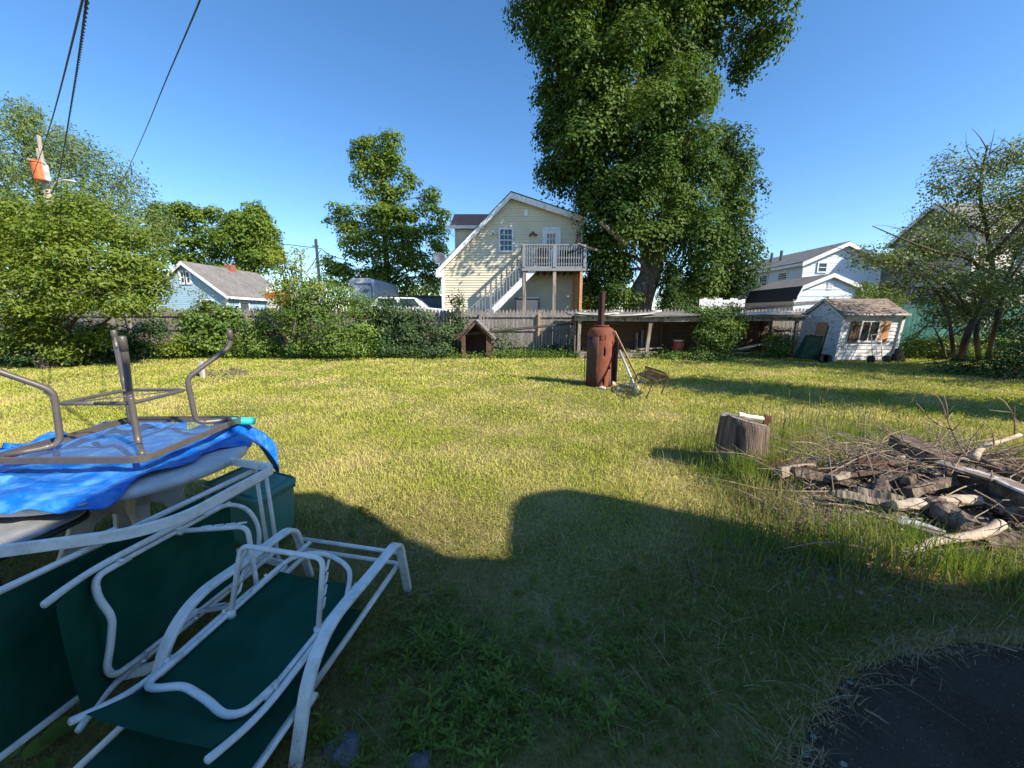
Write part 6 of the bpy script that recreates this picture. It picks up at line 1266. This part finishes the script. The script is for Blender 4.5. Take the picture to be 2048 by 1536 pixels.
# broad dock leaves at the bottom corner
t = thing('dock_plant', PZ(60,1480), 'low plant with broad dark leaves growing between the two loungers', 'plant'); V, T = [], []
for (u, v, a, le, z) in ((52,1440,1.9,.10,.10),(15,1475,2.6,.11,.08),(75,1480,.6,.12,.06),(40,1520,1.2,.12,.05),(5,1530,2.2,.11,.06),(95,1455,.2,.09,.05),(30,1460,3.4,.09,.07),(70,1530,-.4,.10,.04)):
    p = np.array(PZ(u, v, z)); d = np.array((math.cos(a), math.sin(a), .35)); sd = np.array((-math.sin(a), math.cos(a), 0)); k = len(V); prof_ = [(0,.0),(.15,.26),(.4,.36),(.7,.28),(1,.0)]
    for f, w_ in prof_: V += [p+d*le*f+sd*w_*le-np.array((0,0,f*f*le*.4)), p+d*le*f-np.array((0,0,f*f*le*.4+.012*(w_ > 0))), p+d*le*f-sd*w_*le-np.array((0,0,f*f*le*.4))]
    for i in range(4):
        for j in range(2): q = k+i*3+j; T += [(q,q+1,q+4),(q,q+4,q+3)]
arr_mesh('leaves', np.array(V, np.float32), np.array(T), M['weed'], t)
# ------------------------------------------------------------------ wood pile
b = MB(); nx, ny = 70, 44; rs = random.Random(9)
def mound(x, y):
    e = ((x-WP[0])/WP[2])**2+((y-WP[1])/WP[3])**2; return max(0, 1-e)**.8*(1+.55*max(0, (x-3.2)/1.8))
for j in range(ny+1):
    for i in range(nx+1):
        x = WP[0]+WP[2]*1.05*(2*i/nx-1); y = WP[1]+WP[3]*1.05*(2*j/ny-1); m_ = mound(x, y); b.V.append((x, y, -.02+m_*(.19+.05*nz(x, y, 6)+.03*nz(x, y, 17, 2)+rs.uniform(-.02,.02))))
for j in range(ny):
    for i in range(nx): a = j*(nx+1)+i; b.F.append((a, a+1, a+nx+2, a+nx+1))
tag(b.build('debris_mound', M['debris']), kind='structure')
# chips, bark and dead leaves
n = 5200; a = rng.uniform(0, 6.28, n); q = rng.random(n)**.5; x = WP[0]+WP[2]*q*np.cos(a); y = WP[1]+WP[3]*q*np.sin(a); x[:1600] = rng.normal(2.2, .35, 1600); y[:1600] = rng.normal(2.55, .3, 1600)
z = np.array([.012+max(0, mound(u, v))*.2 for u, v in zip(x, y)]); P = np.stack([x, y, z+rng.uniform(0, .02, n)], 1); keep = ~inside(DRIVE, x, y); tag(leaf_mesh('wood_chips', P[keep], unit(keep.sum())*.6+np.array((0,0,1)), .038, M['litter'], None, .6), kind='stuff')
WD = 'timber and logs of the wood pile'
def log(name, p, q, r_, m_, label, cat='log', n=12, bendz=0, group=WD, taper=.85, seed=1):
    rs = random.Random(seed); p, q = Vector(p), Vector(q); pts = [p.lerp(q, i/9)+Vector((rs.uniform(-.12,.12)*r_, rs.uniform(-.12,.12)*r_, bendz*math.sin(math.pi*i/9))) for i in range(10)]; b = MB(); b.tube(pts, [r_*(1-(1-taper)*i/9)*rs.uniform(.9,1.1) for i in range(10)], n); b.V = [tuple(Vector(v)+Vector((rs.uniform(-1,1),rs.uniform(-1,1),rs.uniform(-1,1)))*r_*.13) for v in b.V]; return tag(b.build(name, M[m_], sm=False, bevel=0), label, cat, group)
def board(name, p, q, w, h, m_, label, cat='board', up=(0,0,1), group=WD):
    b = MB(); b.beam(p, q, w, h, up); return tag(b.build(name, M[m_], bevel=.004), label, cat, group)
board('timber', PZ(1795,884,.34), PZ(2075,1015,.26), .17, .15, 'dark_log', 'long dark squared timber lying across the wood pile under the white painted boards', 'timber')
board('painted_board', PZ(1874,923,.415), PZ(1990,958,.39), .13, .018, 'flaky_paint', 'peeling white board lying on the dark timber, nearer the stump', up=(.05,-.1,1))
board('painted_board', PZ(1992,955,.385), PZ(2120,1010,.36), .15, .018, 'flaky_paint', 'peeling white board on the dark timber at the picture edge', up=(.05,-.1,1))
log('log', PZ(1788,1012,.20), PZ(1955,999,.24), .042, 'driftwood', 'pale barkless log lying level in the middle of the wood pile', seed=2, taper=1)
log('log', PZ(1868,1012,.2), PZ(1945,1062,.16), .085, 'dark_log', 'thick dark short log with its cut end facing the stump', seed=3, n=16)
board('painted_board', PZ(1752,1022,.13), PZ(1880,1068,.14), .15, .02, 'flaky_paint', 'flaky white and rust board at the foot of the wood pile', up=(.1,-.25,1))
b = MB(); P = smooth([PZ(1790,1108,.06), PZ(1835,1098,.1), PZ(1870,1083,.13), PZ(1930,1074,.16), PZ(1975,1063,.18), PZ(2000,1048,.2)], 5); b.tube(P, [.022+.014*i/(len(P)-1) for i in range(len(P))], 10); tag(b.build('crooked_branch', M['driftwood'], sm=True), 'crooked pale branch curving along the front of the wood pile', 'branch', WD)
b = MB(); P = smooth([PZ(1948,918,.42), PZ(1960,899,.45), PZ(1984,888,.5), PZ(2040,870,.55)], 5); b.tube(P, [.03-.014*i/(len(P)-1) for i in range(len(P))], 10); tag(b.build('crooked_branch', M['driftwood'], sm=True), 'pale forked branch sticking up from the top of the wood pile', 'branch', WD)
log('log', PZ(1942,918,.40), PZ(2060,958,.34), .05, 'dark_log', 'brown log lying behind the white painted boards on the pile', seed=5)
log('log', PZ(1672,930,.1), PZ(1760,948,.09), .03, 'dark_log', 'thin dark log end at the left tip of the wood pile', seed=6)
log('log', PZ(1700,955,.12), PZ(1870,960,.2), .055, 'dark_log', 'dark rotting log in the shadow behind the pale level log', seed=7)
log('log', PZ(1900,985,.2), PZ(2090,1040,.2), .07, 'dark_log', 'dark log half hidden in twigs at the right end of the pile', seed=8)
log('log', PZ(1960,1090,.08), PZ(2100,1075,.14), .06, 'dark_log', 'dark log at the near right edge of the pile', seed=9)
board('grey_board', PZ(1600,975,.04), PZ(1700,962,.07), .1, .025, 'grey_plank', 'grey board lying flat between the stump and the pile')
board('grey_board', PZ(1720,985,.12), PZ(1800,955,.16), .07, .02, 'brown_wood', 'brown splintered board in the middle of the pile')
log('white_stick', PZ(1690,1018,.06), PZ(1748,990,.12), .011, 'driftwood', 'thin pale stick lying on the left slope of the pile', 'stick', 8, seed=11)
board('grass_plank', PZ(1378,1122,.012), PZ(1397,1178,.012), .035, .014, 'brown_wood', 'narrow dark weathered plank lying alone in the shaded grass', 'plank', group=None)
rs = random.Random(77); used = 0
for k in range(34):
    x, y = rs.uniform(2.6, 4.9), rs.uniform(2.75, 3.75); a = rs.gauss(-.25, .5); L_2 = rs.uniform(.07, .24); z = .06+.2*max(0, mound(x, y)); d = Vector((math.cos(a), math.sin(a), rs.uniform(-.15,.2)))*L_2
    q0, q1 = Vector((x,y,z))-d, Vector((x,y,z))+d; sd_ = d.cross(Vector((0,0,1))).normalized(); w_, h_ = rs.uniform(.05,.12), rs.uniform(.03,.09); b = MB(); tw = rs.uniform(-.5,.5); V_ = []
    for e_, s_ in ((q0, 1), (q0.lerp(q1,.33), rs.uniform(.8,1.1)), (q0.lerp(q1,.7), rs.uniform(.7,1)), (q1, rs.uniform(.5,.9))):
        e_ = e_+Vector((rs.uniform(-.012,.012), rs.uniform(-.012,.012), rs.uniform(-.01,.01))); V_ += [e_-sd_*w_*s_*.5, e_+sd_*w_*s_*.5+Vector((0,0,tw*w_*.3)), e_+sd_*w_*.2*s_+Vector((0,0,h_*s_)), e_-sd_*w_*.3*s_+Vector((0,0,h_*s_*.8))]
    F_ = [(0,3,2,1),(12,13,14,15)]+[(i*4+j, i*4+(j+1) % 4, i*4+4+(j+1) % 4, i*4+4+j) for i in range(3) for j in range(4)]; b.add(V_, F_)
    tag(b.build('split_billet', M[rs.choice(['dark_log','dark_log','brown_wood','bark'])]), 'rough split chunk of dark rotting wood heaped among the logs of the pile', 'firewood', 'rotting chunks in the wood pile')
# brush twigs
b = MB(); rs = random.Random(31)
for k in range(460):
    x, y = rs.gauss(4.15, .6), rs.gauss(3.5, .32)
    if k > 400: x, y = rs.uniform(2.1, 4.2), rs.uniform(2.3, 3.4)
    z0 = .05+.2*max(0, mound(x, y)); a = rs.uniform(0, 6.28); L_2 = rs.uniform(.25, 1.0); el = abs(rs.gauss(.12, .22)); d = Vector((math.cos(a)*math.cos(el), math.sin(a)*math.cos(el)*.8, math.sin(el))); arc = rs.uniform(-.05,.16)*L_2
    p = Vector((x, y, z0)); m_ = p+d*L_2*.5+Vector((rs.uniform(-.05,.05),rs.uniform(-.05,.05),arc)); q = p+d*L_2; q.z = max(q.z, .02); r_ = rs.uniform(.0022,.0065); P = smooth([p, m_, q], 4); b.tube(P, [r_*(1-.6*i/(len(P)-1)) for i in range(len(P))], 5)
    if rs.random() < .45:
        s = P[rs.randint(3, 6)]; d2 = (d+Vector((rs.uniform(-.7,.7), rs.uniform(-.7,.7), rs.uniform(0,.6)))).normalized(); b.tube([s, s+d2*L_2*.2, s+d2*L_2*.34+Vector((0,0,.02))], [r_*.6, r_*.5, r_*.25], 4)
for pts, r_ in (([(1936,918,.4),(1912,880,.55),(1895,840,.75),(1880,800,.92),(1857,782,1.0)],.008),([(1895,840,.75),(1893,810,.9),(1884,782,1.02)],.006),([(1895,840,.75),(1905,825,.8)],.004),([(1904,860,.65),(1870,845,.72),(1845,820,.85),(1833,806,.92)],.006),([(1905,862,.64),(1918,848,.72),(1928,836,.78)],.005),([(2030,870,.5),(2028,835,.75),(2010,805,.92),(1994,794,.98)],.008),([(2028,835,.75),(2030,812,.9)],.005),([(2028,838,.72),(2048,850,.7)],.005),([(2025,825,.8),(1978,820,.82)],.004),([(1988,890,.5),(1984,862,.66),(1966,842,.75)],.006),([(1940,880,.5),(1968,848,.7),(1962,860,.66)],.004),([(1954,885,.5),(1953,841,.75)],.003),([(1700,900,.3),(1750,916,.33),(1850,917,.4),(2000,919,.42),(2060,915,.45)],.006),([(1815,925,.35),(1813,960,.3),(1830,985,.22),(1845,1002,.2)],.004),([(1894,925,.4),(1888,950,.35),(1893,975,.27),(1905,992,.2)],.004),([(1948,980,.35),(2000,1010,.28),(2048,1055,.2)],.007),([(1620,960,.1),(1700,985,.15),(1765,1000,.17)],.006),([(1757,1028,.12),(1790,1002,.18)],.005)):
    P = smooth([PZ(*q) for q in pts], 5); b.tube(P, [r_*(1-.6*i/(len(P)-1)) for i in range(len(P))], 6)
tag(b.build('brush_twigs', M['twig']), kind='stuff')
# twigs, grit and lichen on the driveway
for i, (u0, v0, u1, v1, r_) in enumerate(((1728,1418,1776,1447,.004),(1960,1283,2035,1303,.006),(1895,1297,1905,1312,.003))):
    a_, c_ = PZ(u0,v0,.01), PZ(u1,v1,.01); b = MB(); b.tube([a_, a_.lerp(c_,.5)+Vector((.004,.004,0)), c_], [r_,r_*.9,r_*.5], 6); tag(b.build('driveway_twig', M['twig']), ['small straight twig lying in the middle of the asphalt','longest twig lying along the mossy edge of the asphalt','tiny twig at the far edge of the asphalt'][i], 'twig', 'twigs on the asphalt')
for i, (u, v) in enumerate(((1700,1365),(1627,1473),(1617,1493),(1610,1510),(1687,1528),(1818,1297))):
    p = PZ(u, v, .0055); b = MB(); m_ = 14; rs2 = random.Random(i); b.V = [(p.x+.013*rs2.uniform(.6,1.1)*math.cos(6.283*k/m_), p.y+.009*rs2.uniform(.6,1.1)*math.sin(6.283*k/m_), p.z+.003) for k in range(m_)]+[(p.x+.013*math.cos(6.283*k/m_), p.y+.009*math.sin(6.283*k/m_), p.z-.001) for k in range(m_)]
    b.F = [tuple(range(m_))]+[(k, k+m_, (k+1) % m_+m_, (k+1) % m_) for k in range(m_)]; tag(b.build('lichen_patch', M['lichen']), ['grey green lichen flake by the straw at the asphalt edge','lichen flake on the asphalt edge, first of three close together','lichen flake in the middle of three close together','lichen flake lowest of three close together','lichen flake alone at the bottom of the asphalt','pale flake at the far mossy edge of the asphalt'][i], 'lichen', 'lichen flakes on the asphalt')
n = 1400; x = rng.uniform(.8, 2.6, n); y = rng.uniform(.9, 1.75, n); ok = inside(DRIVE, x, y); P = np.stack([x, y, np.full(n, .006)], 1)[ok]; tag(leaf_mesh('asphalt_grit', P, unit(len(P))*.4+np.array((0,0,1)), .0055, M['litter']), kind='stuff')
# moss and creeping green at the far asphalt edge
Q = np.concatenate([patch(1.75, 1.78, .18, .05, 1500), patch(2.2, 1.8, .25, .06, 1800), patch(1.4, 1.72, .12, .06, 700)]); Q = Q[~inside(DRIVE, Q[:, 0], Q[:, 1])]; P = np.stack([Q[:, 0], Q[:, 1], rng.uniform(.005, .03, len(Q))], 1); tag(leaf_mesh('moss', P, unit(len(P))*.6+np.array((0,0,1)), .013, M['weed']), kind='stuff')
